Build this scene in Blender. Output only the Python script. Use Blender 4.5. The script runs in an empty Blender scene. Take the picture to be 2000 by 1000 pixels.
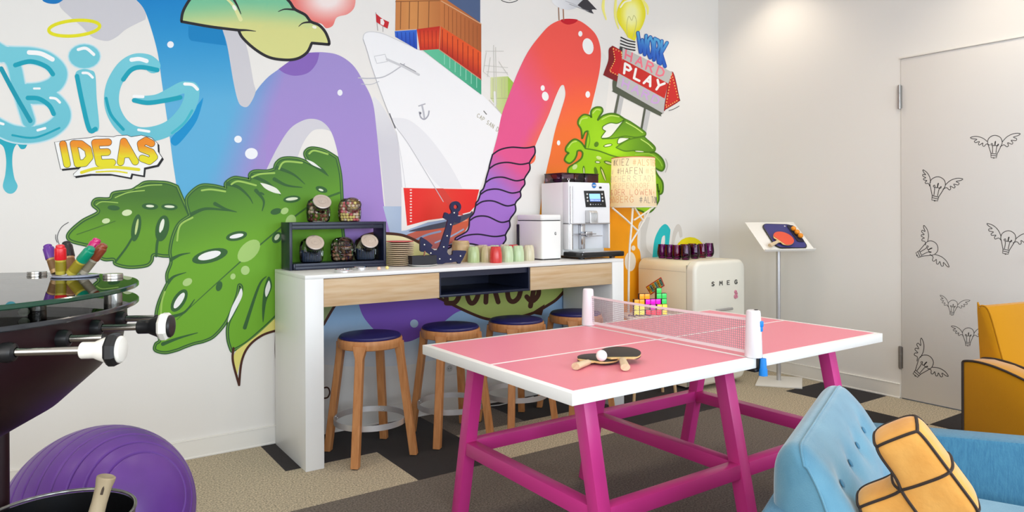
import bpy, bmesh, math, random
from math import sin, cos, pi, radians, sqrt, atan2
from mathutils import Vector, Matrix
from mathutils.bvhtree import BVHTree
random.seed(7)
SC = bpy.context.scene
COL = SC.collection

# ------------------------------------------------------------------ camera
F_PX, CX, CY = 1365.1, 1000.0, 419.8
YAW, PIT, ROL = 0.60266, -0.00135, -0.00384
CAM = Vector((-5.04613, -4.0824, 1.31026))
cam_data = bpy.data.cameras.new('camera')
cam = bpy.data.objects.new('camera', cam_data)
COL.objects.link(cam)
SC.camera = cam
cam_data.sensor_width = 36.0
cam_data.lens = 36.0 * F_PX / 2000.0
cam_data.shift_y = -(500.0 - CY) / 2000.0
cam_data.clip_start = 0.05

def cam_axes():
    def back(r, u, f):
        r, u = r*cos(ROL)-u*sin(ROL), r*sin(ROL)+u*cos(ROL)
        f, u = f*cos(PIT)-u*sin(PIT), f*sin(PIT)+u*cos(PIT)
        return Vector((r*cos(YAW)+f*sin(YAW), -r*sin(YAW)+f*cos(YAW), u))
    return back(1, 0, 0), back(0, 1, 0), back(0, 0, 1)
AX_R, AX_U, AX_F = cam_axes()
m3 = Matrix((AX_R, AX_U, -AX_F)).transposed()
cam.matrix_world = Matrix.Translation(CAM) @ m3.to_4x4()

def at(px, py, axis, val):
    """the point of the plane x, y or z = val that the photo shows at pixel px, py"""
    d = AX_R*((px-CX)/F_PX) + AX_U*(-(py-CY)/F_PX) + AX_F
    i = 'xyz'.index(axis)
    return CAM + d*((val-CAM[i])/d[i])

def at_depth(px, py, f):
    return CAM + (AX_R*((px-CX)/F_PX) + AX_U*(-(py-CY)/F_PX) + AX_F)*f

# --------------------------------------------------------------- materials
def lin(c):
    out = []
    for v in c[:3]:
        v = v/255.0
        out.append(v/12.92 if v <= .04045 else ((v+.055)/1.055)**2.4)
    return tuple(out)

def mat(name, rgb, rough=.5, metal=0., spec=.5, noise=0., nscale=40., bump=0., bscale=200., sheen=0., coat=0., emit=0., trans=0., stretch=None, alpha=None, rgb2=None):
    m = bpy.data.materials.new(name); m.use_nodes = True
    nt = m.node_tree; b = nt.nodes['Principled BSDF']
    col = lin(rgb)+(1,)
    b.inputs['Base Color'].default_value = col
    b.inputs['Roughness'].default_value = rough
    b.inputs['Metallic'].default_value = metal
    b.inputs['Specular IOR Level'].default_value = spec
    if sheen:
        b.inputs['Sheen Weight'].default_value = sheen
        b.inputs['Sheen Roughness'].default_value = .4
    if coat:
        b.inputs['Coat Weight'].default_value = coat
        b.inputs['Coat Roughness'].default_value = .08
    if emit:
        b.inputs['Emission Color'].default_value = col
        b.inputs['Emission Strength'].default_value = emit
    if noise or bump or rgb2:
        tc = nt.nodes.new('ShaderNodeTexCoord')
        src = tc.outputs['Object']
        if stretch:
            mp = nt.nodes.new('ShaderNodeMapping'); mp.inputs['Scale'].default_value = stretch
            nt.links.new(src, mp.inputs['Vector']); src = mp.outputs['Vector']
        if noise or rgb2:
            n = nt.nodes.new('ShaderNodeTexNoise'); n.inputs['Scale'].default_value = nscale
            n.inputs['Detail'].default_value = 5
            nt.links.new(src, n.inputs['Vector'])
            r = nt.nodes.new('ShaderNodeValToRGB')
            r.color_ramp.elements[0].position = .3; r.color_ramp.elements[1].position = .7
            if rgb2:
                c0, c1 = lin(rgb2), lin(rgb)
            else:
                c0 = tuple(v*(1-noise) for v in lin(rgb)); c1 = tuple(min(1, v*(1+noise)) for v in lin(rgb))
            r.color_ramp.elements[0].color = c0+(1,); r.color_ramp.elements[1].color = c1+(1,)
            nt.links.new(n.outputs['Fac'], r.inputs['Fac'])
            nt.links.new(r.outputs['Color'], b.inputs['Base Color'])
        if bump:
            n2 = nt.nodes.new('ShaderNodeTexNoise'); n2.inputs['Scale'].default_value = bscale
            n2.inputs['Detail'].default_value = 3
            nt.links.new(src, n2.inputs['Vector'])
            bp = nt.nodes.new('ShaderNodeBump'); bp.inputs['Strength'].default_value = bump
            bp.inputs['Distance'].default_value = .004
            nt.links.new(n2.outputs['Fac'], bp.inputs['Height'])
            nt.links.new(bp.outputs['Normal'], b.inputs['Normal'])
    return m

def glass_mat(name, tint=(255, 255, 255), rough=.0, ior=1.45, add=0.):
    m = bpy.data.materials.new(name); m.use_nodes = True
    nt = m.node_tree; nt.nodes.clear()
    out = nt.nodes.new('ShaderNodeOutputMaterial')
    mix = nt.nodes.new('ShaderNodeMixShader')
    tr = nt.nodes.new('ShaderNodeBsdfTransparent'); tr.inputs['Color'].default_value = lin(tint)+(1,)
    gl = nt.nodes.new('ShaderNodeBsdfGlossy'); gl.inputs['Roughness'].default_value = rough
    fr = nt.nodes.new('ShaderNodeFresnel'); fr.inputs['IOR'].default_value = ior
    fac = fr.outputs['Fac']
    if add:
        a = nt.nodes.new('ShaderNodeMath'); a.operation = 'ADD'; a.use_clamp = True
        a.inputs[1].default_value = add
        nt.links.new(fac, a.inputs[0]); fac = a.outputs[0]
    nt.links.new(fac, mix.inputs[0]); nt.links.new(tr.outputs[0], mix.inputs[1]); nt.links.new(gl.outputs[0], mix.inputs[2])
    nt.links.new(mix.outputs[0], out.inputs['Surface'])
    return m

def attr_mat(name, rough=.55, spec=.4, bump=0., bscale=200., noise=0., nscale=300., attr='paint', metal=0., coat=0., sheen=0.):
    m = mat(name, (200, 200, 200), rough, metal, spec, coat=coat, sheen=sheen, bump=bump, bscale=bscale)
    nt = m.node_tree; b = nt.nodes['Principled BSDF']
    at_ = nt.nodes.new('ShaderNodeAttribute'); at_.attribute_name = attr
    col = at_.outputs['Color']
    if noise:
        tc = nt.nodes.new('ShaderNodeTexCoord')
        n = nt.nodes.new('ShaderNodeTexNoise'); n.inputs['Scale'].default_value = nscale; n.inputs['Detail'].default_value = 4
        nt.links.new(tc.outputs['Object'], n.inputs['Vector'])
        mr = nt.nodes.new('ShaderNodeMapRange'); mr.inputs['From Min'].default_value = .3; mr.inputs['From Max'].default_value = .7
        mr.inputs['To Min'].default_value = 1-noise; mr.inputs['To Max'].default_value = 1+noise
        nt.links.new(n.outputs['Fac'], mr.inputs['Value'])
        mx = nt.nodes.new('ShaderNodeVectorMath'); mx.operation = 'SCALE'
        nt.links.new(col, mx.inputs[0]); nt.links.new(mr.outputs[0], mx.inputs['Scale'])
        col = mx.outputs[0]
    nt.links.new(col, b.inputs['Base Color'])
    return m

# ------------------------------------------------------------- mesh helpers
def B(): return bmesh.new()

def box(bm, a, b, bev=0., seg=2, mi=0):
    x0, y0, z0 = (min(a[i], b[i]) for i in range(3)); x1, y1, z1 = (max(a[i], b[i]) for i in range(3))
    t = bmesh.new()
    v = [t.verts.new(p) for p in ((x0,y0,z0),(x1,y0,z0),(x1,y1,z0),(x0,y1,z0),(x0,y0,z1),(x1,y0,z1),(x1,y1,z1),(x0,y1,z1))]
    for f in ((3,2,1,0),(4,5,6,7),(0,1,5,4),(1,2,6,5),(2,3,7,6),(3,0,4,7)):
        t.faces.new([v[i] for i in f])
    if bev:
        bmesh.ops.bevel(t, geom=t.edges[:], offset=bev, segments=seg, profile=.5, affect='EDGES')
    merge(bm, t, mi=mi)

def merge(bm, t, mtx=None, mi=None):
    vm = {}
    for v in t.verts:
        vm[v] = bm.verts.new(mtx @ v.co if mtx else v.co)
    for f in t.faces:
        try:
            nf = bm.faces.new([vm[v] for v in f.verts])
            nf.material_index = f.material_index if mi is None else mi
            nf.smooth = f.smooth
        except ValueError:
            pass
    t.free()

def frame_of(d):
    d = Vector(d).normalized()
    h = Vector((0, 0, 1)) if abs(d.z) < .95 else Vector((1, 0, 0))
    a = h.cross(d).normalized(); b = d.cross(a)
    return a, b, d

def cyl(bm, p0, p1, r0, r1=None, seg=16, caps=True, mi=0):
    r1 = r0 if r1 is None else r1
    p0, p1 = Vector(p0), Vector(p1); a, b, d = frame_of(p1-p0)
    A = [bm.verts.new(p0+(a*cos(2*pi*i/seg)+b*sin(2*pi*i/seg))*r0) for i in range(seg)]
    C = [bm.verts.new(p1+(a*cos(2*pi*i/seg)+b*sin(2*pi*i/seg))*r1) for i in range(seg)]
    for i in range(seg):
        bm.faces.new((A[i], A[(i+1)%seg], C[(i+1)%seg], C[i])).material_index = mi
    if caps:
        bm.faces.new(A[::-1]).material_index = mi; bm.faces.new(C).material_index = mi

def lathe(bm, prof, seg=32, mtx=None, mi=0, shape=None):
    """prof: (r, z) points from bottom to top about the z axis"""
    rings = []
    for r, z in prof:
        if r < 1e-6:
            p = Vector((0, 0, z)); rings.append([bm.verts.new(mtx @ p if mtx else p)])
        else:
            ring = []
            for i in range(seg):
                t = 2*pi*i/seg; k = shape(t, z) if shape else 1.
                p = Vector((r*k*cos(t), r*k*sin(t), z)); ring.append(bm.verts.new(mtx @ p if mtx else p))
            rings.append(ring)
    for A, C in zip(rings, rings[1:]):
        if len(A) == 1 and len(C) == 1: continue
        for i in range(seg):
            j = (i+1) % seg
            if len(A) == 1: f = (A[0], C[j], C[i])
            elif len(C) == 1: f = (A[i], A[j], C[0])
            else: f = (A[i], A[j], C[j], C[i])
            bm.faces.new(f).material_index = mi
    return rings

def tube(bm, pts, r, seg=8, closed=False, mi=0, caps=True):
    pts = [Vector(p) for p in pts]; n = len(pts); rings = []
    prev = None
    for i, p in enumerate(pts):
        if closed: d = pts[(i+1)%n]-pts[i-1]
        else: d = pts[min(i+1, n-1)]-pts[max(i-1, 0)]
        d.normalize()
        if prev is None:
            a, b, _ = frame_of(d)
        else:
            a = prev-d*prev.dot(d)
            if a.length < 1e-6: a, b, _ = frame_of(d)
            a.normalize(); b = d.cross(a)
        prev = a
        rr = r(i/(n-1)) if callable(r) else r
        rings.append([bm.verts.new(p+(a*cos(2*pi*k/seg)+b*sin(2*pi*k/seg))*rr) for k in range(seg)])
    m = n if closed else n-1
    for i in range(m):
        A, C = rings[i], rings[(i+1)%n]
        for k in range(seg):
            bm.faces.new((A[k], A[(k+1)%seg], C[(k+1)%seg], C[k])).material_index = mi
    if not closed and caps:
        bm.faces.new(rings[0][::-1]); bm.faces.new(rings[-1])

def bar(bm, p0, p1, w, h, up=(0, 0, 1), bev=0., mi=0):
    """square bar from p0 to p1; w across, h along up"""
    p0, p1 = Vector(p0), Vector(p1); d = (p1-p0); L = d.length; d.normalize()
    up = Vector(up); a = d.cross(up).normalized(); u = a.cross(d).normalized()
    t = bmesh.new(); box(t, (0, -w/2, -h/2), (L, w/2, h/2), bev)
    M = Matrix((d, a, u)).transposed().to_4x4(); M.translation = p0
    merge(bm, t, M, mi)

def sphere(bm, c, r, seg=16, rings=10, sc=(1, 1, 1), mi=0):
    t = bmesh.new(); bmesh.ops.create_uvsphere(t, u_segments=seg, v_segments=rings, radius=r)
    merge(bm, t, Matrix.Translation(c) @ Matrix.Diagonal((*sc, 1)), mi)

def torus(bm, c, R, r, axis=(0, 0, 1), seg=32, k=8, mi=0):
    a, b, d = frame_of(axis); c = Vector(c)
    tube(bm, [c+(a*cos(2*pi*i/seg)+b*sin(2*pi*i/seg))*R for i in range(seg)], r, k, closed=True, mi=mi)

def prism(bm, pts, y0, y1, bev=0., plane='xz', mi=0):
    """outline in a plane, extruded along the third axis"""
    t = bmesh.new()
    mk = {'xz': lambda p, y: (p[0], y, p[1]), 'xy': lambda p, y: (p[0], p[1], y), 'yz': lambda p, y: (y, p[0], p[1])}[plane]
    A = [t.verts.new(mk(p, y0)) for p in pts]; C = [t.verts.new(mk(p, y1)) for p in pts]
    n = len(pts)
    fa = t.faces.new(A); fc = t.faces.new(C[::-1])
    for i in range(n): t.faces.new((A[(i+1)%n], A[i], C[i], C[(i+1)%n]))
    bmesh.ops.recalc_face_normals(t, faces=t.faces[:])
    if bev:
        ed = [e for e in t.edges if (fa in e.link_faces) or (fc in e.link_faces)]
        bmesh.ops.bevel(t, geom=ed, offset=bev, segments=2, profile=.5, affect='EDGES')
    merge(bm, t, mi=mi)

def rrect(w, h, r, n=5, cx=0., cy=0.):
    out = []
    for sx, sy, a0 in ((1, 1, 0), (-1, 1, pi/2), (-1, -1, pi), (1, -1, 3*pi/2)):
        for i in range(n+1):
            a = a0+pi/2*i/n
            out.append((cx+sx*(w/2-r)+r*cos(a), cy+sy*(h/2-r)+r*sin(a)))
    return out

def subsurf(bm, n=2):
    me = bpy.data.meshes.new('t'); bm.to_mesh(me); bm.free()
    o = bpy.data.objects.new('t', me); COL.objects.link(o)
    md = o.modifiers.new('s', 'SUBSURF'); md.levels = n; md.render_levels = n
    dg = bpy.context.evaluated_depsgraph_get()
    m2 = bpy.data.meshes.new_from_object(o.evaluated_get(dg))
    out = bmesh.new(); out.from_mesh(m2)
    bpy.data.objects.remove(o); bpy.data.meshes.remove(me); bpy.data.meshes.remove(m2)
    return out

def obj(name, bm, m, parent=None, smooth=28, loc=None, rot=None, label=None, kind=None, colors=None):
    bmesh.ops.recalc_face_normals(bm, faces=bm.faces[:])
    me = bpy.data.meshes.new(name); bm.to_mesh(me); bm.free()
    for mm in (m if isinstance(m, (list, tuple)) else [m]): me.materials.append(mm)
    if smooth:
        me.shade_smooth(); me.set_sharp_from_angle(angle=radians(smooth))
    o = bpy.data.objects.new(name, me); COL.objects.link(o)
    if parent: o.parent = parent
    if loc is not None: o.location = loc
    if rot is not None: o.rotation_euler = rot
    if label: o['label'] = label
    if kind: o['kind'] = kind
    return o

def thing(name, label, cat, loc=(0, 0, 0), rotz=0., group=None, rot=None):
    o = bpy.data.objects.new(name, None); COL.objects.link(o)
    o.empty_display_size = .05
    o.location = loc; o.rotation_euler = rot if rot else (0, 0, rotz)
    o['label'] = label; o['category'] = cat
    if group: o['group'] = group
    return o

def tag(o, label, cat, group=None, kind=None):
    o['label'] = label; o['category'] = cat
    if group: o['group'] = group
    if kind: o['kind'] = kind
    return o

def struct(o):
    o['kind'] = 'structure'; return o

def dup(root, loc=None, rotz=None, label=None, rot=None):
    r = root.copy(); COL.objects.link(r)
    if loc is not None: r.location = loc
    if rotz is not None: r.rotation_euler = (0, 0, rotz)
    if rot is not None: r.rotation_euler = rot
    if label: r['label'] = label
    for ch in list(root.children):
        c = ch.copy(); COL.objects.link(c); c.parent = r
        for g in list(ch.children):
            d = g.copy(); COL.objects.link(d); d.parent = c
    return r

def spline(pts, closed=False, n=8):
    """Catmull-Rom through pixel points; a third value 1 marks a corner"""
    P = [(p[0], p[1]) for p in pts]; K = [len(p) > 2 and p[2] for p in pts]
    N = len(P); out = []
    last = N if closed else N-1
    for i in range(last):
        p1, p2 = P[i], P[(i+1) % N]
        p0 = P[i-1] if (closed or i > 0) else p1
        p3 = P[(i+2) % N] if (closed or i+2 < N) else p2
        if K[i]: p0 = p1
        if K[(i+1) % N]: p3 = p2
        for s in range(n):
            t = s/n
            out.append(tuple(.5*((2*p1[k])+(-p0[k]+p2[k])*t+(2*p0[k]-5*p1[k]+4*p2[k]-p3[k])*t*t+(-p0[k]+3*p1[k]-3*p2[k]+p3[k])*t**3) for k in (0, 1)))
    if not closed: out.append(P[-1])
    return out

def lerp3(a, b, t):
    t = max(0., min(1., t))
    return tuple(a[i]+(b[i]-a[i])*t for i in range(3))

# --------------------------------------------------- a one-stroke hand alphabet
GLYPH = {
 'A': [[(0,0),(.5,1),(1,0)],[(.2,.38),(.8,.38)]],
 'B': [[(0,0),(0,1),(.6,.98),(.8,.78),(.6,.54),(0,.52)],[(.6,.54),(.95,.3),(.65,.02),(0,0)]],
 'C': [[(.95,.8),(.6,1),(.2,.85),(0,.5),(.2,.12),(.6,0),(.95,.2)]],
 'D': [[(0,0),(0,1),(.5,.97),(.9,.7),(.9,.3),(.5,.03),(0,0)]],
 'E': [[(.9,1),(0,1),(0,0),(.9,0)],[(0,.52),(.7,.52)]],
 'F': [[(.9,1),(0,1),(0,0)],[(0,.52),(.7,.52)]],
 'G': [[(.95,.82),(.6,1),(.2,.88),(0,.5),(.2,.1),(.6,0),(.95,.15),(.95,.45),(.55,.45)]],
 'H': [[(0,0),(0,1)],[(.9,0),(.9,1)],[(0,.5),(.9,.5)]],
 'I': [[(.5,0),(.5,1)]],
 'K': [[(0,0),(0,1)],[(.9,1),(0,.45),(.9,0)]],
 'L': [[(0,1),(0,0),(.85,0)]],
 'M': [[(0,0),(.1,1),(.5,.4),(.9,1),(1,0)]],
 'N': [[(0,0),(0,1),(.9,0),(.9,1)]],
 'O': [[(.5,1),(.12,.8),(0,.5),(.12,.2),(.5,0),(.88,.2),(1,.5),(.88,.8),(.5,1)]],
 'P': [[(0,0),(0,1),(.65,.97),(.9,.75),(.65,.5),(0,.48)]],
 'R': [[(0,0),(0,1),(.65,.97),(.88,.76),(.65,.53),(0,.5)],[(.45,.5),(.92,0)]],
 'S': [[(.88,.85),(.55,1),(.15,.86),(.15,.62),(.75,.42),(.88,.18),(.5,0),(.06,.14)]],
 'T': [[(0,1),(1,1)],[(.5,1),(.5,0)]],
 'U': [[(0,1),(.04,.3),(.3,0),(.65,.03),(.9,.35),(.92,1)]],
 'W': [[(0,1),(.22,0),(.5,.7),(.78,0),(1,1)]],
 'Y': [[(0,1),(.5,.5),(1,1)],[(.5,.5),(.45,0)]],
 'Z': [[(0,1),(.9,1),(0,0),(.9,0)]],
 '#': [[(.3,.05),(.4,.95)],[(.65,.05),(.75,.95)],[(.05,.65),(1,.65)],[(0,.35),(.95,.35)]],
 '$': [[(.88,.85),(.55,1),(.15,.86),(.15,.62),(.75,.42),(.88,.18),(.5,0),(.06,.14)],[(.55,1.15),(.45,-.15)]],
 '+': [[(.5,.2),(.5,.8)],[(.2,.5),(.8,.5)]],
 ' ': [],
}
GLYPH['o'] = [[(.35,1.15),(.35,1.2)],[(.68,1.15),(.68,1.2)]] + GLYPH['O']   # O with two dots

def text_strokes(s, gap=.45, order=False):
    """list of strokes over a line of text, x from 0 to 1, y from 0 to 1"""
    x = 0.; out = []
    for ch in s:
        w = {'I': .45, 'M': 1.15, 'W': 1.3, ' ': .6}.get(ch, .9)
        for k, st in enumerate(GLYPH[ch]):
            out.append((k, [(x+p[0]*w if ch != 'I' else x+.22, p[1]) for p in st]))
        x += w+gap
    x -= gap
    out = [(k, [(p[0]/x, p[1]) for p in st]) for k, st in out]
    return out if order else [st for k, st in out]
# =========================================================== ROOM SHELL
H_ROOM = 3.40
XL, YF = -7.4, -7.2                     # left wall and window wall, both behind the camera's view
M_wall = mat('wall_paint', (233, 230, 225), .75, spec=.25, bump=.05, bscale=250)
M_trim = mat('trim_paint', (236, 233, 226), .45, spec=.4)
M_ceil = mat('ceiling_paint', (236, 234, 230), .8, spec=.2)
def wall(name, a, b):
    bm = B(); box(bm, a, b); return struct(obj(name, bm, M_wall, smooth=0))
wall('wall_back', (XL-.1, 0, 0), (.1, .1, H_ROOM))
# right wall with the door opening
DY0, DY1, DH = at(1758.4, 779.2, 'z', 0).y, at(1758.4, 779.2, 'z', 0).y-1.02, 2.39
bm = B()
box(bm, (0, DY0, 0), (.1, .0, H_ROOM)); box(bm, (0, YF, 0), (.1, DY1, H_ROOM)); box(bm, (0, DY1, DH), (.1, DY0, H_ROOM))
struct(obj('wall_right', bm, M_wall, smooth=0))
bm = B(); LW = (-6.4, -3.0)
box(bm, (XL-.1, YF, 0), (XL, 0, .85)); box(bm, (XL-.1, YF, 2.75), (XL, 0, H_ROOM)); box(bm, (XL-.1, YF, .85), (XL, LW[0], 2.75)); box(bm, (XL-.1, LW[1], .85), (XL, 0, 2.75))
struct(obj('wall_left', bm, M_wall, smooth=0))
# window wall: four tall openings, each a real hole with a frame
WIN = [(-6.9, -5.6), (-5.2, -3.9), (-3.5, -2.2), (-1.8, -.5)]
bm = B(); box(bm, (XL, YF-.1, 0), (0, YF, .75)); box(bm, (XL, YF-.1, 2.75), (0, YF, H_ROOM))
ed = [XL]+[v for w in WIN for v in w]+[0]
for i in range(0, len(ed), 2): box(bm, (ed[i], YF-.1, .75), (ed[i+1], YF, 2.75))
struct(obj('wall_front', bm, M_wall, smooth=0))
M_frame = mat('window_frame_white', (235, 235, 235), .4)
M_pane = glass_mat('window_glass')
for i, (a, b_) in enumerate(WIN):
    bm = B()
    for p, q in (((a, .75), (a+.06, 2.75)), ((b_-.06, .75), (b_, 2.75)), ((a+.06, .75), (b_-.06, .81)), ((a+.06, 2.69), (b_-.06, 2.75))):
        box(bm, (p[0], YF-.08, p[1]), (q[0], YF-.02, q[1]), .004)
    w = struct(obj('window_%d' % (i+1), bm, M_frame))
    bm = B(); box(bm, (a+.06, YF-.055, .81), (b_-.06, YF-.045, 2.69)); obj('pane', bm, M_pane, w, smooth=0)
bm = B()
for p, q in (((LW[0], .85), (LW[0]+.06, 2.75)), ((LW[1]-.06, .85), (LW[1], 2.75)), ((LW[0]+.06, .85), (LW[1]-.06, .91)), ((LW[0]+.06, 2.69), (LW[1]-.06, 2.75))): box(bm, (XL-.08, p[0], p[1]), (XL-.02, q[0], q[1]), .004)
w = struct(obj('window_5', bm, M_frame))  # added window, unseen, put in to brighten left-facing sides
bm = B(); box(bm, (XL-.055, LW[0]+.06, .91), (XL-.045, LW[1]-.06, 2.69)); obj('pane', bm, M_pane, w, smooth=0)
bm = B(); box(bm, (XL-.1, YF-.1, H_ROOM), (.1, .1, H_ROOM+.1)); struct(obj('ceiling', bm, M_ceil, smooth=0))

# carpet tiles, half a metre square: one floor, each tile with its own colour
bm = B(); cl = bm.loops.layers.float_color.new('paint')
K_, L_, G_ = lin((36, 29, 28)), lin((190, 176, 150)), lin((112, 102, 92))
ROWS = {0: 'LLLLLLLLKKGKKKLL', 1: 'LLLLLLLLLKLLKKLL', 2: 'GGGGGGGGGGGGGGLK', 3: 'GGGGGGGGGGGGGGKL', 4: 'GGGGGGGGGGGGGGLK', 5: 'GGGGGGGGGGGKGLGK'}
X0, Y0 = -7.98, .016
jj = 0
while Y0-.5*jj > YF:
    for ii in range(16):
        c = ROWS.get(jj, 'GGKGGGGLGGGKGGGL'[jj % 7:]+'GGKGGGG'[:jj % 7])[ii]
        col = {'K': K_, 'L': L_, 'G': G_}[c]
        x0, x1 = max(XL, X0+.5*ii), min(0, X0+.5*ii+.5) if ii < 15 else 0
        y1, y0 = min(0, Y0-.5*jj), max(YF, Y0-.5*jj-.5)
        if x1 <= x0: continue
        f = bm.faces.new([bm.verts.new(p) for p in ((x0, y0, 0), (x1, y0, 0), (x1, y1, 0), (x0, y1, 0))])
        for l in f.loops: l[cl] = col+(1,)
    jj += 1
bmesh.ops.remove_doubles(bm, verts=bm.verts[:], dist=1e-5)
M_carpet = attr_mat('carpet_pile', rough=.95, spec=.05, bump=.9, bscale=420, noise=.55, nscale=120, sheen=.15)
fl = obj('floor', bm, M_carpet, smooth=0); struct(fl)
bm = B(); box(bm, (XL-.1, YF-.1, -.1), (.1, .1, -.004)); struct(obj('floor_slab', bm, mat('screed', (120, 118, 115), .9), smooth=0))

# baseboards: a flat board with a pale bead along its top and a sealing strip at its foot
def baseboard(name, a, b, flip):
    bm = B()
    if not flip:
        box(bm, (a, -.012, 0), (b, 0, .100)); box(bm, (a, -.014, .098), (b, 0, .1045), .001); box(bm, (a, -.015, 0), (b, 0, .011), .002)
    else:
        box(bm, (-.012, a, 0), (0, b, .100)); box(bm, (-.014, a, .098), (0, b, .1045), .001); box(bm, (-.015, a, 0), (0, b, .011), .002)
    return struct(obj(name, bm, M_trim))
baseboard('baseboard_back', XL, -.012, False)
baseboard('baseboard_right', DY0+.006, 0, True)
baseboard('baseboard_front_right', YF, DY1-.006, True)

# door: flush white leaf, steel hinges, winged light bulbs drawn on it
M_door = mat('door_laminate', (224, 221, 217), .5, spec=.35)
bm = B(); box(bm, (-.004, DY1+.004, .008), (.036, DY0-.0025, DH-.0018), .001)
door = struct(obj('door_1', bm, M_door))
M_steel = mat('brushed_steel', (170, 168, 165), .3, metal=1.)
for za, zb in ((at(1757, 213, 'x', -.01).z, at(1757, 166, 'x', -.01).z), (at(1757, 720, 'x', -.01).z, at(1757, 676, 'x', -.01).z)):
    bm = B(); cyl(bm, (-.011, DY0+.004, za), (-.011, DY0+.004, zb), .009, seg=14)
    for k in (.33, .66): torus(bm, (-.011, DY0+.004, za+(zb-za)*k), .009, .0012, seg=14, k=6)
    box(bm, (-.006, DY0-.012, za+.005), (-.003, DY0+.02, zb-.005))
    obj('hinge', bm, M_steel, door)
bm = B(); box(bm, (-.012, DY1+.02, DH-.001), (0, DY0+.006, DH+.012), .002); struct(obj('trim_1', bm, M_trim))
bm = B(); cyl(bm, (-.05, DY1+.07, 1.03), (-.004, DY1+.07, 1.03), .011); cyl(bm, (-.05, DY1+.07, 1.03), (-.05, DY1+.19, 1.03), .010); cyl(bm, (-.012, DY1+.07, 1.03), (-.004, DY1+.07, 1.03), .026)
obj('door_handle', bm, M_steel, door)

def ribbon2d(bm, pts, w, to3d, closed=False):
    """a flat painted line through 2-D points with round ends"""
    n = len(pts); L = []; R = []
    for i in range(n):
        a, b = (pts[i-1], pts[(i+1) % n]) if closed else (pts[max(i-1, 0)], pts[min(i+1, n-1)])
        dx, dy = b[0]-a[0], b[1]-a[1]; d = sqrt(dx*dx+dy*dy) or 1.
        ww = (w(i/(n-1)) if callable(w) else w)/2
        L.append(to3d(pts[i][0]-dy/d*ww, pts[i][1]+dx/d*ww)); R.append(to3d(pts[i][0]+dy/d*ww, pts[i][1]-dx/d*ww))
    L = [bm.verts.new(p) for p in L]; R = [bm.verts.new(p) for p in R]
    for i in range(n if closed else n-1):
        j = (i+1) % n
        try: bm.faces.new((L[i], L[j], R[j], R[i]))
        except ValueError: pass
    ww0 = (w(0) if callable(w) else w)/2; ww1 = (w(1) if callable(w) else w)/2
    if not closed and min(ww0, ww1) > .6:
        for c, o, r, e0, e1 in ((pts[0], pts[1], ww0, L[0], R[0]), (pts[-1], pts[-2], ww1, R[-1], L[-1])):
            a0 = atan2(c[1]-o[1], c[0]-o[0])-pi/2
            arc = [bm.verts.new(to3d(c[0]+r*cos(a0+pi*k/8), c[1]+r*sin(a0+pi*k/8))) for k in range(1, 8)]
            try: bm.faces.new([e1, *arc[::-1], e0])
            except ValueError: pass

M_ink = mat('black_marker_ink', (38, 33, 32), .6)
BULB = [[(-.42,-1.45),(-.75,-.62),(-.97,0),(-.85,.55),(-.35,.95),(.2,1),(.75,.72),(.98,.15),(.85,-.4),(.42,-1.45)],
        [(-.42,-1.45),(.42,-1.5)],[(-.42,-1.45),(-.38,-2.0),(.36,-2.0),(.42,-1.45)],[(-.4,-1.7),(.4,-1.75)],[(-.1,-2.05),(.1,-2.08)],
        [(-.22,-1.4),(-.28,-.5),(-.5,-.25),(-.35,-.1),(-.22,-.35),(0,-.35),(.02,.1),(.1,.2),(.08,-.3),(.3,-.35),(.48,-.12),(.5,-.3),(.3,-.5),(.25,-1.4)]]
WING = [(-.95,.15),(-1.4,.85),(-2.1,1.35),(-2.85,1.5),(-2.7,1.25),(-2.15,.95),(-2.55,.85),(-2.5,.6),(-1.95,.55),(-2.2,.3),(-2.1,.1),(-1.6,.2),(-1.75,-.1),(-1.6,-.3),(-1.2,-.12),(-.8,-.45)]
def winged_bulb(cx, cy, s, deg, kl, kr, al=0., ar=0.):
    bm = B(); c, sn = cos(radians(deg)), sin(radians(deg))
    def T(x, y):
        X, Y = x*s, -y*s
        q = at(cx+X*c-Y*sn, cy+X*sn+Y*c, 'x', -.0046); return q
    for k, st in enumerate(BULB):
        ribbon2d(bm, spline(st, n=5) if k in (0, 5) else st, .085, T)
    def W(side, k, a):
        out = []
        for x, y in WING:
            x0, y0 = (x+.9)*k, y*k
            xr, yr = x0*cos(a)-y0*sin(a), x0*sin(a)+y0*cos(a)
            out.append(((xr-.9)*side, yr))
        return out
    ribbon2d(bm, spline(W(1, kl, -al), n=4), .085, T); ribbon2d(bm, spline(W(-1, kr, -ar), n=4), .085, T)
    return obj('bulb_drawing', bm, M_ink, door, smooth=0, label='black line drawing of a light bulb with wings')
winged_bulb(1943, 279, 14.5, 4, 1.0, 1.15, -.45, -.1)
winged_bulb(1831, 361, 15.5, 10, .8, 1.0, .25, -.1)
winged_bulb(1817, 485, 14.5, 62, .95, 1.1, -.35, -.25)
winged_bulb(1969, 466, 15.0, 10, 1.05, 1.1, -.05, -.2)
winged_bulb(1861, 596, 9.5, 6, 1.05, 1.15, .1, -.15)
winged_bulb(1891, 652, 11.5, 2, .95, 1.1, -.1, -.15)
winged_bulb(1807, 709, 15.5, 38, 1.05, 1.0, .35, -.45)
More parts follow.
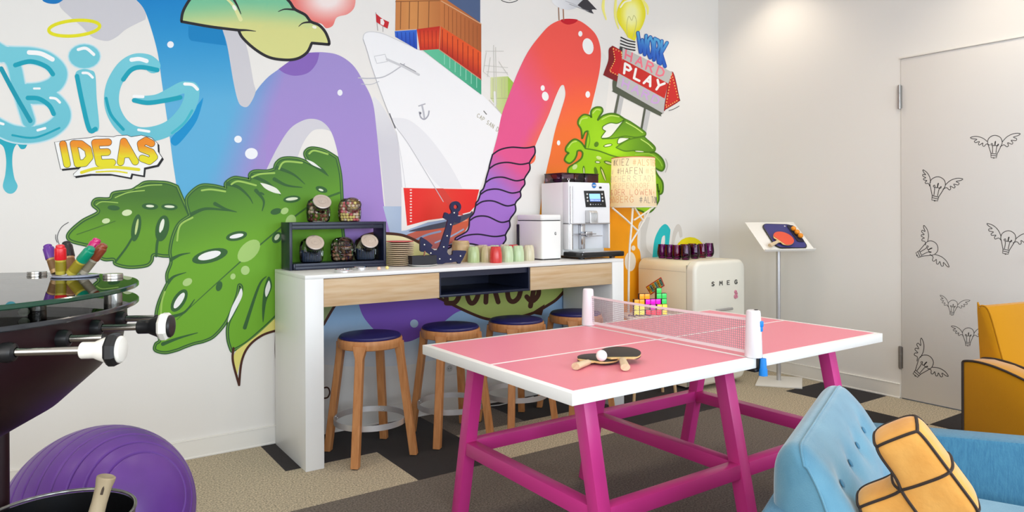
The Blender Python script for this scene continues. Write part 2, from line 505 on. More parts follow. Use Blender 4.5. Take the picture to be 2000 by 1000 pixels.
# =========================================================== MURAL (flat paint on wall_back)
GAIN = 1.0
def P(rgb): return tuple(min(.9, v*GAIN) for v in lin(rgb))
M_paint = attr_mat('mural_paint', rough=.6, spec=.3)
mural = thing('mural', 'colourful graffiti mural painted across the white back wall', 'mural', (0, 0, 0))
BOXES = []                    # (layer, x0, y0, x1, y1) of what is painted so far: each coat lies just over the coats it covers
def coat(q, grow=0.):
    xs = [p[0] for p in q]; ys = [p[1] for p in q]
    b = (min(xs)-grow-1, min(ys)-grow-1, max(xs)+grow+1, max(ys)+grow+1)
    n = 1+max([o[0] for o in BOXES if o[1] < b[2] and o[3] > b[0] and o[2] < b[3] and o[4] > b[1]], default=0)
    BOXES.append((n,)+b)
    return -.0005-.00009*n
class Paint:
    def __init__(self, name, label=None):
        self.bm = B(); self.cl = self.bm.verts.layers.float_color.new('paint'); self.name = name; self.label = label
    def _color(self, verts, px, col):
        for v, q in zip(verts, px):
            v[self.cl] = (P(col(*q)) if callable(col) else P(col))+(1,)
    def fill(self, pts, col, smooth=True, n=7, step=14):
        q = spline(pts, True, n) if smooth else [(p[0], p[1]) for p in pts]
        y = coat(q)
        t = bmesh.new()
        f = t.faces.new([t.verts.new((p[0], p[1], 0)) for p in q]); f.normal_update()
        if callable(col):
            bmesh.ops.triangulate(t, faces=t.faces[:], ngon_method='EAR_CLIP')
            xs = [p[0] for p in q]; ys = [p[1] for p in q]
            for ax, lo, hi in ((0, min(xs), max(xs)), (1, min(ys), max(ys))):
                k = lo+step
                while k < hi:
                    co = [0, 0, 0]; no = [0, 0, 0]; co[ax] = k; no[ax] = 1
                    bmesh.ops.bisect_plane(t, geom=t.verts[:]+t.edges[:]+t.faces[:], plane_co=co, plane_no=no, dist=1e-4)
                    k += step
        else:
            bmesh.ops.triangulate(t, faces=t.faces[:], ngon_method='EAR_CLIP')
        self._add(t, y, col)
    def _add(self, t, y, col):
        m = {}
        for v in t.verts:
            nv = self.bm.verts.new(at(v.co.x, v.co.y, 'y', y)); m[v] = nv
            nv[self.cl] = (P(col(v.co.x, v.co.y)) if callable(col) else P(col))+(1,)
        for f in t.faces:
            try: self.bm.faces.new([m[v] for v in f.verts])
            except ValueError: pass
        t.free()
    def stroke(self, pts, w, col, smooth=True, n=6):
        q = spline(pts, False, n) if smooth and len(pts) > 2 else [(p[0], p[1]) for p in pts]
        y = coat(q, (w(.5) if callable(w) else w)/2); t = bmesh.new()
        ribbon2d(t, q, w, lambda x, yy: Vector((x, yy, 0)))
        self._add(t, y, col)
    def line(self, pts, w, col, n=7, closed=True):
        """outline of a smooth closed shape"""
        q = spline(pts, closed, n)
        y = coat(q, w/2); t = bmesh.new(); ribbon2d(t, q, w, lambda x, yy: Vector((x, yy, 0)), closed); self._add(t, y, col)
    def shape(self, pts, col, ink, w, n=7):
        self.fill(pts, col, n=n); self.line(pts, w, ink, n=n)
    def dot(self, x, y, rx, ry=None, col=(245, 245, 243), rot=0.):
        ry = ry or rx; c, s = cos(radians(rot)), sin(radians(rot))
        self.fill([(x+rx*cos(a)*c-ry*sin(a)*s, y+rx*cos(a)*s+ry*sin(a)*c) for a in [2*pi*k/20 for k in range(20)]], col, smooth=False)
    def text(self, s, tl, tr, bl, br, w, col, gap=.45, smooth=False):
        y = coat([tl, tr, bl, br], w/2); coat([tl, tr, bl, br], w/2)
        for k, st in text_strokes(s, gap, True):
            q = []
            for u, v in st:
                a = (tl[0]+(tr[0]-tl[0])*u, tl[1]+(tr[1]-tl[1])*u); b = (bl[0]+(br[0]-bl[0])*u, bl[1]+(br[1]-bl[1])*u)
                q.append((b[0]+(a[0]-b[0])*v, b[1]+(a[1]-b[1])*v))
            yk = y-k*5.4e-5
            if smooth:
                t = bmesh.new(); ribbon2d(t, spline(q, False, 4), w, lambda x, yy: Vector((x, yy, 0))); self._add(t, yk, col); continue
            for i in range(len(q)-1):
                t = bmesh.new(); ribbon2d(t, [q[i], ((q[i][0]+q[i+1][0])/2, (q[i][1]+q[i+1][1])/2), q[i+1]], w, lambda x, yy: Vector((x, yy, 0)))
                self._add(t, yk-(i % 3)*1.8e-5, col)
    def done(self):
        me = bpy.data.meshes.new(self.name)
        bmesh.ops.recalc_face_normals(self.bm, faces=self.bm.faces[:])
        for f in self.bm.faces:
            f.normal_update()
            if f.normal.y > 0: f.normal_flip()
        self.bm.to_mesh(me); self.bm.free(); me.materials.append(M_paint)
        o = bpy.data.objects.new(self.name, me); COL.objects.link(o); o.parent = mural
        if self.label: o['label'] = self.label
        return o
WHITE = (242, 242, 240); SHADOW = (203, 201, 206)

# --- grey drop shapes behind everything
p = Paint('painted_shadow', 'pale grey painted drop shapes behind the blue and violet arches')
p.fill([(118,-6,1),(117,12),(136,32),(160,52),(180,72),(208,80),(228,72),(248,56),(284,38,1),(292,-6,1)], SHADOW); p.done(); p = Paint('painted_shadow')
p.fill([(728,192),(746,206),(766,242),(778,280),(784,330),(789,400),(788,440,1),(756,440,1),(746,340),(736,260)], lambda x, y: lerp3((226,226,228), (206,205,212), (y-190)/90)); p.done(); p = Paint('painted_shadow')
p.fill([(1172,100,1),(1184,112),(1190,150),(1186,190),(1180,240,1),(1160,240,1),(1164,172)], (226, 225, 221)); p.done(); p = Paint('painted_shadow')
p.fill([(1252,425,1),(1270,424,1),(1266,440),(1262,462),(1264,486),(1276,502),(1250,506,1)], (214, 211, 205)); p.done(); p = Paint('painted_shadow')
p.fill([(1311,478,1),(1314,456),(1320,441),(1326,438),(1331,446),(1333,462,1),(1328,464),(1325,452),(1320,462),(1317,476,1)], (212, 206, 198))
p.done()

# --- blue and violet arch
BLUE0, BLUE1, VIO, VIO2 = (8, 130, 198), (92, 172, 214), (158, 140, 203), (126, 84, 186)
def arch_col(x, y):
    blue = lerp3(BLUE0, BLUE1, y/200.)
    t = (x-415-(y-330)*-.32)/85.
    c = lerp3(blue, VIO, t)
    c = lerp3(c, (166, 134, 205), (y-150)/300.) if x > 520 else c
    return lerp3(c, VIO2, (y-450)/110.)  # low violet is deeper paint plus the counter's shade put into the colour
p = Paint('painted_arch', 'blue to violet painted arch with white dots')
p.fill([(82,-6,1),(84,2),(97,7),(114,6),(130,-6,1)], (0, 118, 190))
p.fill([(260,-6,1),(280,16),(294,52),(308,104),(316,160),(324,216),(332,272),(340,332),(352,395),(375,440,1),(470,440,1),
        (500,370),(520,332),(542,288),(566,252),(590,236),(610,232),(630,238),(646,256),(656,284),(662,316),(666,376),(668,440),(676,500),(690,570),(712,622),(745,655),(790,668),(826,655),(862,632),(905,606,1),
        (800,520),(768,470),(756,421),(750,400),(744,340),(736,260),(728,200),(710,160),(690,128),(662,108),(630,102),(598,104),(574,114),(546,134),(522,152),(500,178),(486,204),(474,207),(465,196),(456,160),(444,88),(434,50),(440,-6,1)],
       arch_col, step=18)
p.fill([(434,56,1),(470,56,1),(484,100),(495,160),(499,180),(486,206),(474,208),(465,197),(456,160),(444,90)], SHADOW)
p.fill([(519,334,1),(542,288),(566,252),(590,236),(610,232),(630,238),(646,256),(640,254),(626,252),(610,256),(594,276),(582,304),(576,322),(556,326)], (208, 206, 213))
p.fill([(368,50,1),(370,76),(390,82),(442,89,1),(434,56,1)], (0, 128, 190))
p.fill([(544,135,1),(558,144),(578,148),(602,142),(618,124),(624,103,1),(598,104),(574,114)], (132, 98, 182))
p.fill([(397,190,1),(394,206),(384,236),(366,262),(345,284),(334,279),(334,270,1),(352,248),(380,212)], (0, 142, 202))
for d in ((333,87,6.5,6.5), (465,272,7.5,7), (491,300,12.5,11), (664,181,5,6)): p.dot(*d, col=(236, 238, 242))
p.dot(809, 632, 8, 8, (172, 192, 214))
p.done()

# --- watercolour cloud and cap
p = Paint('painted_cloud', 'red watercolour cloud')
def cloudc(x, y):
    d = sqrt(((x-640)/62.)**2+((y+2)/46.)**2)
    return lerp3((246,228,224), (232,120,112), (d-.3)/.75)
p.fill([(552,-6,1),(694,-6,1),(694,6),(690,18),(678,28),(658,34),(650,50),(637,55),(627,46),(606,42),(588,26)], cloudc, step=8)
p.done()
p = Paint('painted_cap', 'yellow green painted shape with a thick black outline')
cap = [(354,42,1),(357,24),(366,6),(378,-10,1),(552,-10,1),(566,4),(576,18),(596,29),(607,42),(623,49),(635,62),(642,78),(643,87,1),(609,84,1),(600,102),(582,114),(558,117),(526,112),(498,96),(474,74),(466,59,1),(410,52)]
p.shape(cap, lambda x, y: lerp3((120,194,152), (214,214,138), (y-5-abs(x-480)*.06)/42.), (34, 32, 36), 5.5)
INK = (34, 32, 36)
p.stroke([(455,-4),(464,12),(471,28)], lambda t: 4.5*(1-t)+1., INK)
p.stroke([(543,23),(556,18),(577,19)], lambda t: 1.+3.5*t, INK)
p.stroke([(583,52),(592,45),(607,43)], lambda t: 1.+3.5*t, INK)
p.stroke([(466,59),(482,59),(500,61)], lambda t: 4.5*(1-t)+1., INK)
p.stroke([(440,-4),(455,10),(470,38)], lambda t: 3+5*t, (224, 226, 160))
p.dot(458, 15, 3.5, 6, (244, 244, 226), -30); p.dot(614, 53, 4.5, 3, (240, 240, 220), 20)
p.done()

# --- ship
p = Paint('painted_ship', 'white container ship with a red keel and stacked coloured containers')
p.fill([(748,403,1),(786,403,1),(800,440,1),(918,414,1),(925,425,1),(905,455),(884,484,1),(800,480,1),(762,456,1)], lambda x, y: lerp3((176,194,216), (140,158,192), (x-750)/120.), smooth=False, step=10)
p.fill([(790,462),(830,446),(880,430),(922,412),(915,440),(900,462),(880,476),(850,486),(815,474)], lambda x, y: lerp3((205,92,62), (168,96,96), (y-440)/45.))
p.stroke([(800,476),(830,460),(860,452)], 4, (138,150,180)); p.stroke([(850,474),(880,462),(905,448)], 3, (150,165,195)); p.stroke([(862,440),(885,436),(912,430)], 2.5, (225,150,120))
p.fill([(798,452),(830,442),(880,430),(920,413),(917,424),(886,440),(840,449)], lambda x, y: (70,72,88))
hull = [(709,76),(712,66),(724,62),(748,66),(780,80),(820,98),(900,154),(940,183,1),(980,224,1),(960,304),(936,372,1),(786,369,1),(778,280),(766,236),(742,176),(724,124),(716,94)]
p.fill(hull, (240,240,241))
p.fill([(764,230,1),(800,285),(840,344),(866,372,1),(905,372,1),(880,325),(840,270),(800,235)], (229,229,232))
p.fill([(784,366,1),(936,368,1),(928,404),(918,416),(874,428),(836,434),(793,450),(784,451,1)], (238,233,230), smooth=False)
p.fill([(788,367,1),(936,370,1),(928,403,1),(918,414,1),(874,425,1),(836,430,1),(795,441,1)], lambda x, y: lerp3((226,60,46), (228,42,36), abs(x-860)/60.), smooth=False, step=12)
p.fill([(846,368,1),(866,368,1),(905,420,1),(893,421,1)], (212, 62, 52), smooth=False)
for k in range(12): p.stroke([(801.5,371+k*5.6),(803.5,371+k*5.6)], 2.4, (246,214,206), smooth=False)
gl = (176,176,182)
p.stroke([(724,124),(742,176),(766,236),(800,285),(866,394)], 1.3, (188,188,194)); p.stroke([(709,76),(716,96),(724,124)], 1.2, gl)
p.stroke([(709,76),(712,66),(724,62),(748,66),(780,80),(820,98)], 1.2, (205,205,208)); p.stroke([(774,256),(784,310),(792,366)], 1.2, (214,214,218))
p.stroke([(772,250),(764,230),(761,222)], 2., (96,96,104))
p.stroke([(700,152),(722,153),(752,149),(790,125)], 2.2, (188,188,194)); p.stroke([(706,164),(724,165),(740,159)], 1.4, (190,190,196))
p.stroke([(756,116),(788,130),(818,146)], 4.5, (205,205,208), smooth=False); p.stroke([(782,124),(812,140)], 1.6, (150,150,156), smooth=False)
p.line([(731,110,1),(752,106,1),(757,120,1),(736,124,1)], 1.1, (196,196,200), n=2)
p.stroke([(818,207),(830,203)], 2.4, (178,178,186), smooth=False); p.stroke([(824,205),(827,218),(829,232)], 3.4, (186,186,194)); p.stroke([(819,219),(822,229),(829,233),(836,226),(838,217)], 2.6, (166,166,176)); p.dot(821, 221, 2, 2.5, (110,110,120))
p.stroke([(945,217),(950,223)], 2, (120,120,118), smooth=False)
p.stroke([(734,24),(738,60)], 1., (150,140,140), smooth=False); p.stroke([(748,40),(748,62)], 1., (160,150,150), smooth=False)
p.fill([(734,26,1),(746,36),(760,43,1),(757,56,1),(746,50),(735,43,1)], (196,34,44))
p.fill([(743,37,1),(748,37,1),(751,44,1),(749,50,1),(743,47,1)], (240,230,228), smooth=False)
p.text('CAP SAN D', (934,221), (975,250), (931,228), (972,258), 1.2, (176,170,150))
# containers
br, bs = (202,128,68), (186,104,52)
p.fill([(773,-6,1),(862,-6,1),(862,51,1),(814,57,1),(772,60,1)], lambda x, y: lerp3((212,144,80), (186,112,60), abs(x-806)/60.), smooth=False)
p.fill([(860,-6,1),(870,-6,1),(940,46,1),(940,103,1),(860,51,1)], lambda x, y: lerp3((198,120,64), (170,92,48), (x-860)/80.), smooth=False)
p.fill([(864,-6,1),(938,-6,1),(938,44,1)], (78,96,132), smooth=False)
p.stroke([(773,3),(858,1)], 2, (150,92,52), smooth=False); p.stroke([(862,2),(940,47)], 1.6, (214,170,130), smooth=False)
for x in (783,800,817,838): p.stroke([(x,3),(x-1,56)], 1.8, (142,88,48), smooth=False)
for k in range(9): p.stroke([(868+k*8,8+k*5.3),(868+k*8,54+k*5.3)], 1.2, (150,84,44), smooth=False)
p.fill([(771,61,1),(814,58,1),(815,97,1),(800,88,1),(772,72,1)], lambda x, y: lerp3((52,104,206), (30,68,176), (y-58)/36.), smooth=False)
p.fill([(814,57,1),(860,51,1),(858,97,1),(820,98,1)], lambda x, y: lerp3((226,78,36), (188,36,28), abs(y-76)/26.), smooth=False)
p.fill([(860,51,1),(940,102,1),(940,156,1),(858,97,1)], lambda x, y: lerp3((226,86,36), (176,40,26), ((y-51-(x-860)*.64)-20)/30.), smooth=False)
p.fill([(826,98,1),(858,96,1),(940,155,1),(940,185,1),(880,140,1)], lambda x, y: lerp3((96,192,152), (62,160,124), (x-850)/90.), smooth=False)
for k in range(8): p.stroke([(864+k*10,58+k*6.4),(864+k*10,98+k*6.6)], 1.4, (150,40,24), smooth=False)
for k in range(5): p.stroke([(820+k*8,60),(822+k*7.5,94)], 1.4, (168,44,26), smooth=False); p.stroke([(776+k*8,63),(777+k*8,74+k*5)], 1.2, (24,56,150), smooth=False)
for k in range(7): p.stroke([(868+k*10.5,106+k*7.4),(868+k*10.5,126+k*7.6)], 1.2, (150,214,188), smooth=False)
p.stroke([(858,97),(940,156)], 1.6, (200,150,120), smooth=False); p.stroke([(860,51),(858,97)], 1.4, (216,130,90), smooth=False)
# deck masts and lime container sketch
p.fill([(958,151,1),(992,149,1),(992,220,1),(980,224,1),(958,192,1)], lambda x, y: lerp3((212,218,168), (188,204,128), (x-958)/30.), smooth=False)
p.fill([(992,149,1),(1006,165,1),(992,212,1)], (158,194,78), smooth=False)
for x in (963,969,980,986): p.stroke([(x,153),(x,190)], 1., (182,190,138), smooth=False)
p.stroke([(958,192),(992,192)], 1., (160,168,120), smooth=False)
for a in ([(964,88),(966,200)], [(968,92),(970,205)], [(948,100),(984,100)], [(950,102),(944,140),(956,150)], [(946,128),(992,132)], [(950,140),(992,142)], [(958,112),(952,150)], [(974,120),(992,146)], [(955,195),(978,220)]):
    p.stroke(a, 1.2, (200,198,190), smooth=False)
p.stroke([(966,180),(967,206)], 4, (228,228,226), smooth=False)
p.done()

# --- pink to orange arch with the rope wrapped leg
def ten_col(x, y):
    top = lerp3((228,92,142), (238,86,76), (x-990+(150-y)*.55)/95.)
    lo, hi = lerp3(top, (228,86,140), (y-150)/150.), lerp3(lerp3(top, (247,116,50), (y-140)/120.), (243,160,14), (y-320)/90.)
    c = lerp3(lo, hi, (x-(1098-max(0, y-166)*.47)+25)/50.)
    return c
p = Paint('painted_tentacle', 'pink to orange painted arch with a black corded rope on one leg')
p.fill([(1075,300,1),(1084,256),(1096,216),(1104,188),(1103,172),(1100,166),(1094,170),(1084,192),(1072,224),(1056,260),(1044,288,1),(1038,320),(955,330,1),(962,302),(972,264),(980,224),(996,180),(1012,140),(1032,100),(1056,68),(1076,48),(1100,38),(1124,38),(1144,48),(1164,68),(1173,96),(1172,132),(1164,172),(1156,205),(1150,240),(1180,300),(1254,408),(1247,440),(1245,480),(1252,510),(1254,680,1),(1110,680,1),(1040,640,1),(1048,500),(1056,400),(1066,340)], ten_col, step=14)
p.fill([(1095,39),(1109,36.5),(1128,38.5),(1122,45),(1110,48),(1100,45)], (196,22,40))
for d in ((1148.5,90.5,10.5,16,WHITE,-12), (1133.5,66,4,5.5), (1060,172,4,5.5), (1065,188,6.5,9,WHITE,-12), (1148,184.5,4.5,6.5), (1091,279,3.3,5)): p.dot(*d)
p.dot(1231, 511, 11, 19, (236,226,206)); p.dot(1237, 484.5, 4, 5, (236,226,206))
RL = [((962,302),(1044,286)),((955,330),(1034,318)),((948,357),(1024,350)),((938,380),(1016,374)),((929,402),(1006,399)),((917,431),(995,431)),((890,470),(987,459)),((874,486),(980,482))]
def rope_top(a, b): return [a,(a[0]+(b[0]-a[0])*.18,a[1]-8+(b[1]-a[1])*.1),(a[0]+(b[0]-a[0])*.45,a[1]-8+(b[1]-a[1])*.4),(a[0]+(b[0]-a[0])*.78,b[1]+3),b]
for k in range(7):
    (a, b), (c, d) = RL[k], RL[k+1]
    top = rope_top(a, b); bot = rope_top(c, d)
    poly = top+[(b[0]+1,(b[1]*.6+d[1]*.4)),(d[0]+3,d[1]-6)]+bot[::-1]+[(c[0]+1,c[1]-6),(a[0]-4,(a[1]+c[1])/2)]
    poly = [(q[0], q[1], 1 if i in (0, 4, 7, 11) else 0) for i, q in enumerate(poly)]
    p.fill(poly, lambda x, y: lerp3((224,86,142), (162,112,200), (y-300-(x-980)*.9)/70.), step=10)
    p.line(poly, 3., (30,18,44))
p.done()

# --- gull, squiggle and bulb
p = Paint('painted_gull', 'grey and white gull standing on the pink arch')
p.stroke([(1091,14),(1092,39)], 2., (150,112,88), smooth=False); p.stroke([(1100,16),(1101,39)], 2., (160,108,78), smooth=False)
p.fill([(1076,-6,1),(1080,6),(1092,15),(1110,19),(1126,15),(1142,4),(1146,-6,1)], lambda x, y: lerp3((236,236,237), (196,198,204), (x-1080)/60.))
p.fill([(1128,10,1),(1136,2),(1144,-4,1),(1154,6),(1166,19,1),(1156,19),(1160,27,1),(1146,22)], (58,56,62))
p.stroke([(1112,8),(1128,14),(1150,22)], 1.2, (150,150,156)); p.stroke([(1104,2),(1120,8),(1134,14)], 1., (170,170,176))
p.done()
p = Paint('painted_ring', 'thin black drawn ring')
p.stroke([(976,-4),(982,2),(995,5),(1008,2),(1015,-4)], 1.4, INK); p.stroke([(985,-4),(996,0),(1004,-4)], 1., INK)
p.done()
p = Paint('painted_bulb', 'glowing yellow painted light bulb on a black and white screw base')
for k, a in enumerate(([(1203,-6),(1202,30),(1208,56)], [(1180,-6),(1178,16),(1184,38)], [(1252,-4),(1264,14),(1265,28)])): p.stroke(a, lambda t: 6*(1-abs(t-.4)), lambda x, y: (243,236,130))
bulb = [(1226,73,1),(1220,62),(1208,44),(1205,24),(1212,6),(1226,-8),(1244,-8),(1257,8),(1261,28),(1256,48),(1246,66),(1240,80,1)]
p.fill(bulb, lambda x, y: lerp3((250,248,176), (232,222,40), (sqrt(((x-1234)/25.)**2+((y-28)/42.)**2)-.35)/.6), step=7)
p.stroke([(1226,72),(1224,50),(1228,32),(1234,40),(1238,30),(1243,44),(1236,74)], 1.2, (196,196,120)); p.stroke([(1212,14),(1220,4),(1232,1)], 3, (252,252,224))
p.fill([(1213,72,1),(1240,80,1),(1240,98,1),(1225,99,1),(1211,92,1)], (225,225,222), smooth=False)
for k in range(4): p.stroke([(1213-k*.4,73+k*6.2),(1226,79+k*5.6),(1240,82+k*5.4)], 2.6, (40,38,40))
p.fill([(1211,90,1),(1218,95,1),(1218,106,1),(1209,98,1)], (60,60,58), smooth=False)
p.done()

# --- motel arrow sign
p = Paint('painted_sign', 'painted arrow sign reading work hard play hard')
p.fill([(1212,174,1),(1221,178,1),(1211,228,1),(1201,224,1)], (192,192,192), smooth=False); p.fill([(1209,172,1),(1213,174,1),(1203,226,1),(1198,224,1)], (92,96,84), smooth=False)
p.fill([(1262,204,1),(1273,206,1),(1262,260,1),(1252,256,1)], (196,196,196), smooth=False); p.fill([(1259,204,1),(1263,205,1),(1254,257,1),(1250,256,1)], (84,88,74), smooth=False)
p.fill([(1205,150,1),(1197,157),(1197,176),(1202,182),(1284,224),(1291,224),(1297,218,1)], (84,90,74))
p.fill([(1194,91),(1198,90),(1214,99,1),(1218,126,1),(1207,150,1),(1206,160,1),(1181,148),(1179,144),(1188,118),(1189,97)], (126,24,30))
p.fill([(1197,93),(1214,100,1),(1218,128,1),(1206,147,1),(1190,138),(1200,118)], (198,32,38))
for a, b, n in (((1198,95),(1214,102),4), ((1198,96),(1201,116),5), ((1200,120),(1192,137),5), ((1193,140),(1206,147),4), ((1214,104),(1217,126),6), ((1216,130),(1208,145),4)):
    for k in range(n): p.dot(a[0]+(b[0]-a[0])*k/(n-1), a[1]+(b[1]-a[1])*k/(n-1), 1.1, 1.1, (250,206,110))
p.fill([(1312,140),(1326,190),(1325,198),(1299,214,1),(1298,210)], (205,44,42))
p.line([(1312,140),(1326,190),(1325,198),(1299,214,1),(1298,210)], 1.6, (140,28,30))
for a, b, n in (((1312,145),(1324,190),9), ((1322,197),(1302,209),6), ((1311,147),(1301,205),11)):
    for k in range(n): p.dot(a[0]+(b[0]-a[0])*k/(n-1), a[1]+(b[1]-a[1])*k/(n-1), 1.1, 1.1, (250,206,110))
p.fill([(1216,93,1),(1313,141,1),(1305,164,1),(1215,116,1)], (190,188,184), smooth=False)
p.fill([(1216,115,1),(1305,163,1),(1298,194,1),(1206,145,1)], (200,44,38), smooth=False)
p.fill([(1208,143,1),(1299,193,1),(1296,222,1),(1204,169,1)], (190,188,188), smooth=False)
p.text('HARD', (1223,98), (1300,136), (1221,114), (1294,152), 3.4, (236,120,138), gap=.55)
p.text('PLAY', (1221,124), (1298,163), (1219,143), (1289,178), 4.6, (246,244,240), gap=.5)
p.text('HARD', (1218,154), (1290,192), (1215,168), (1284,205), 3.4, (206,168,218), gap=.55)
p.text('WORK', (1246,64), (1304,84), (1248,100), (1300,130), 7.4, (24,74,164), gap=.22)
p.text('WORK', (1246,64), (1304,84), (1248,100), (1300,130), 4.6, lambda x, y: lerp3((84,166,216), (38,92,190), (y-66-(x-1246)*.4)/26.), gap=.22)
p.stroke([(1306,216),(1316,213),(1327,207)], 1.2, (70,66,64))
p.done()

# --- letters BIG with halo, IDEAS
Z = .4
def zz(*q): return [(a*Z, b*Z) for a, b in q]
T1, T2, T3 = (112,196,210), (0,158,180), (244,248,248)
p = Paint('painted_halo', 'yellow painted halo ring')
q = [(145+50*cos(a)*.995, 55+15*sin(a)-4*cos(a)) for a in [2*pi*k/28 for k in range(28)]]
p.line(q, 6.5, (226,220,20), n=2); p.done()
p = Paint('painted_lettering', 'teal spray painted word BIG dripping at its left')
def tealc(x, y): return lerp3((116,200,214), (104,190,206), (y-90)/180.)
p.fill(zz((-10,640),(60,690),(130,688),(125,722),(102,727),(82,705),(64,740),(60,800),(70,868),(86,910),(66,942),(35,942),(14,910),(26,850),(30,780),(18,720),(-10,690)), lambda x, y: lerp3((30,166,186), (92,188,204), (y-290)/70.), step=12)
BIGB = ((zz((-30,262),(60,268),(160,272),(236,296),(288,350),(270,408),(205,440),(120,448)), 30), (zz((150,468),(235,474),(296,530),(300,585),(240,636),(150,658),(60,650),(-25,610)), 31), (zz((-20,235),(60,300),(95,440),(140,590)), 25))
for st, w in BIGB:
    p.stroke(st, w+7, (206,226,232), n=8); p.stroke(st, w+3.5, (164,214,224), n=8)
for st, w in BIGB: p.stroke(st, w, tealc, n=8)
p.stroke(zz((6,335),(70,455),(148,590)), 9, (0,150,172)); p.stroke(zz((75,318),(150,300),(225,325),(258,362)), 9, T2); p.stroke(zz((136,478),(190,482),(240,515),(262,556)), 9, T2)
p.stroke(zz((60,660),(170,672),(290,625)), 4, T2)
p.dot(164.8, 110, 33, 26, (206,226,232)); p.dot(164.8, 110, 31.5, 24.5, (164,214,224)); p.dot(164.8, 110, 30, 23, T1)
p.fill(zz((368,362),(400,338),(440,342),(465,365),(472,480),(484,620),(462,645),(436,640),(410,560),(385,450)), T1)
p.stroke(zz((376,372),(402,500),(436,632),(466,630)), 9, T2)
p.stroke(zz((748,322),(715,300),(655,300),(598,340),(552,425),(548,520),(590,605),(660,652),(745,654),(832,622),(900,555),(932,490),(938,440)), 29, tealc, n=8)
p.stroke(zz((935,432),(890,428),(830,455),(762,482),(672,486)), lambda t: 27-t*14, tealc, n=8)
p.stroke(zz((602,388),(640,342),(690,328),(768,342)), 9, T2); p.stroke(zz((518,480),(542,560),(602,632)), 6, T2); p.stroke(zz((655,490),(720,502),(800,492),(880,476)), 9, T2)
p.stroke(zz((840,650),(900,600),(938,540)), 5, (60,178,196))
for a, w in ((zz((142,256),(200,262),(256,290)),9), (zz((382,242),(420,236),(458,266)),6), (zz((642,292),(680,288),(716,298)),8), (zz((902,410),(940,414),(964,436)),6), (zz((166,432),(194,432)),4), (zz((184,636),(220,626)),5), (zz((676,634),(728,642)),5), (zz((654,470),(698,472)),6), (zz((404,356),(430,358),(452,378)),5), (zz((246,478),(272,482),(292,500)),5), (zz((-4,600),(16,606)),5)):
    p.stroke(a, w, T3)
p.done()
p = Paint('painted_word', 'orange and yellow painted word IDEAS with a black drop shadow')
bub = zz((266,694),(322,686),(350,680),(440,672),(470,665),(555,668),(570,662),(622,660),(640,668),(690,660),(740,672),(770,700),(772,740),(792,770),(768,806),(704,820),(700,858),(642,848),(636,868),(540,850),(440,850),(362,862),(358,850),(396,816),(296,826))
p.fill([(x+3.2, y+3.2) for x, y in bub], (28,26,28), smooth=False); p.fill(bub, (240,240,238), smooth=False); p.line([(x, y, 1) for x, y in bub], 1.1, (40,38,40), n=1)
oc = lambda x, y: lerp3((234,138,30), (228,218,34), (y-284)/20.)
p.text('IDEAS', (116,282), (298,274), (124,321), (306,314), 15, (48,44,40), gap=.42)
p.text('IDEAS', (116,282), (298,274), (124,321), (306,314), 13, oc, gap=.42)
p.stroke(zz((398,842),(470,822),(560,816),(678,828)), 6, (224,214,40)); p.stroke(zz((470,840),(560,836),(620,844)), 3, (224,214,40))
p.done()

# --- monstera leaves
DK, LT = (52,96,48), (158,196,92)
p = Paint('painted_leaf', 'small green painted monstera leaf at the left')
la = [(346,364,1),(330,358),(315,356),(285,356),(270,364),(255,372),(222,377),(214,388),(188,389),(181,400),(192,414),(160,432),(134,456),(137,470),(165,478),(180,482),(192,500),(205,507),(222,507),(226,516),(252,522),(285,519),(296,510),(300,498),(320,500),(336,498),(340,480),(352,445),(372,424,1)]
p.shape(la, lambda x, y: lerp3((70,114,42), (102,156,38), (y-380)/70.), DK, 7)
p.line(la, 1.6, (120,160,60))
p.stroke([(225,386),(250,376),(282,372)], 2.2, LT); p.stroke([(265,368),(290,362),(316,361)], 2, LT); p.stroke([(188,400),(200,394),(230,396)], 2, LT)
p.stroke([(150,458),(185,446),(225,432)], 1.6, (70,112,44))
for d in ((222,406,12,5,DK,5), (293,403,16,6.5,DK,3), (331,404,16,6.5,DK,3), (266,445,9,27,DK,10), (317,446,13,26,DK,12)): p.dot(*d)
for d in ((293,402.5,8,2.5,(226,232,206),3), (331,403.5,10,2.5,(226,232,206),3), (267,443,2.5,16,(196,214,140),10), (316,441,4,14,(232,236,220),14), (248,415.5,10,6,(212,226,178),-10), (207,431.5,8,5,(206,222,170),-10)): p.dot(*d)
p.stroke([(305,500),(308,470),(318,452)], 5, DK); p.stroke([(225,512),(245,486),(258,465)], 4, DK)
p.done()
p = Paint('painted_leaf', 'large dark green painted monstera leaf left of the counter')
lb = [(371,421,1),(364,396),(368,381),(390,363),(414,362),(441,368,1),(441,357),(456,347),(472,348),(488,351,1),(488,340),(498,334),(522,334),(536,330,1),(540,318),(554,309),(582,310),(607,320,1),(596,304),(598,294),(610,289),(634,294),(658,308,1),(665,340),(668,384),(669,440),(672,480),(670,560),(640,640,1),(541,616,1),(525,632),(505,650),(478,672),(452,686,1),(445,662),(446,632),(462,598),(472,566),(467,557),(462,580),(444,625),(420,655),(400,666),(380,671),(360,678),(345,684),(322,689),(303,684),(304,672),(312,664),(305,640),(305,612),(312,585),(327,553,1),(326,535),(334,512),(332,490),(338,460),(350,436)]
def lbc(x, y): return lerp3((60,106,46), (110,168,40), ((y-300)+(x-360)*.30-40)/165.)
p.shape(lb, lbc, DK, 6.5); p.line(lb, 1.4, (112,156,62))
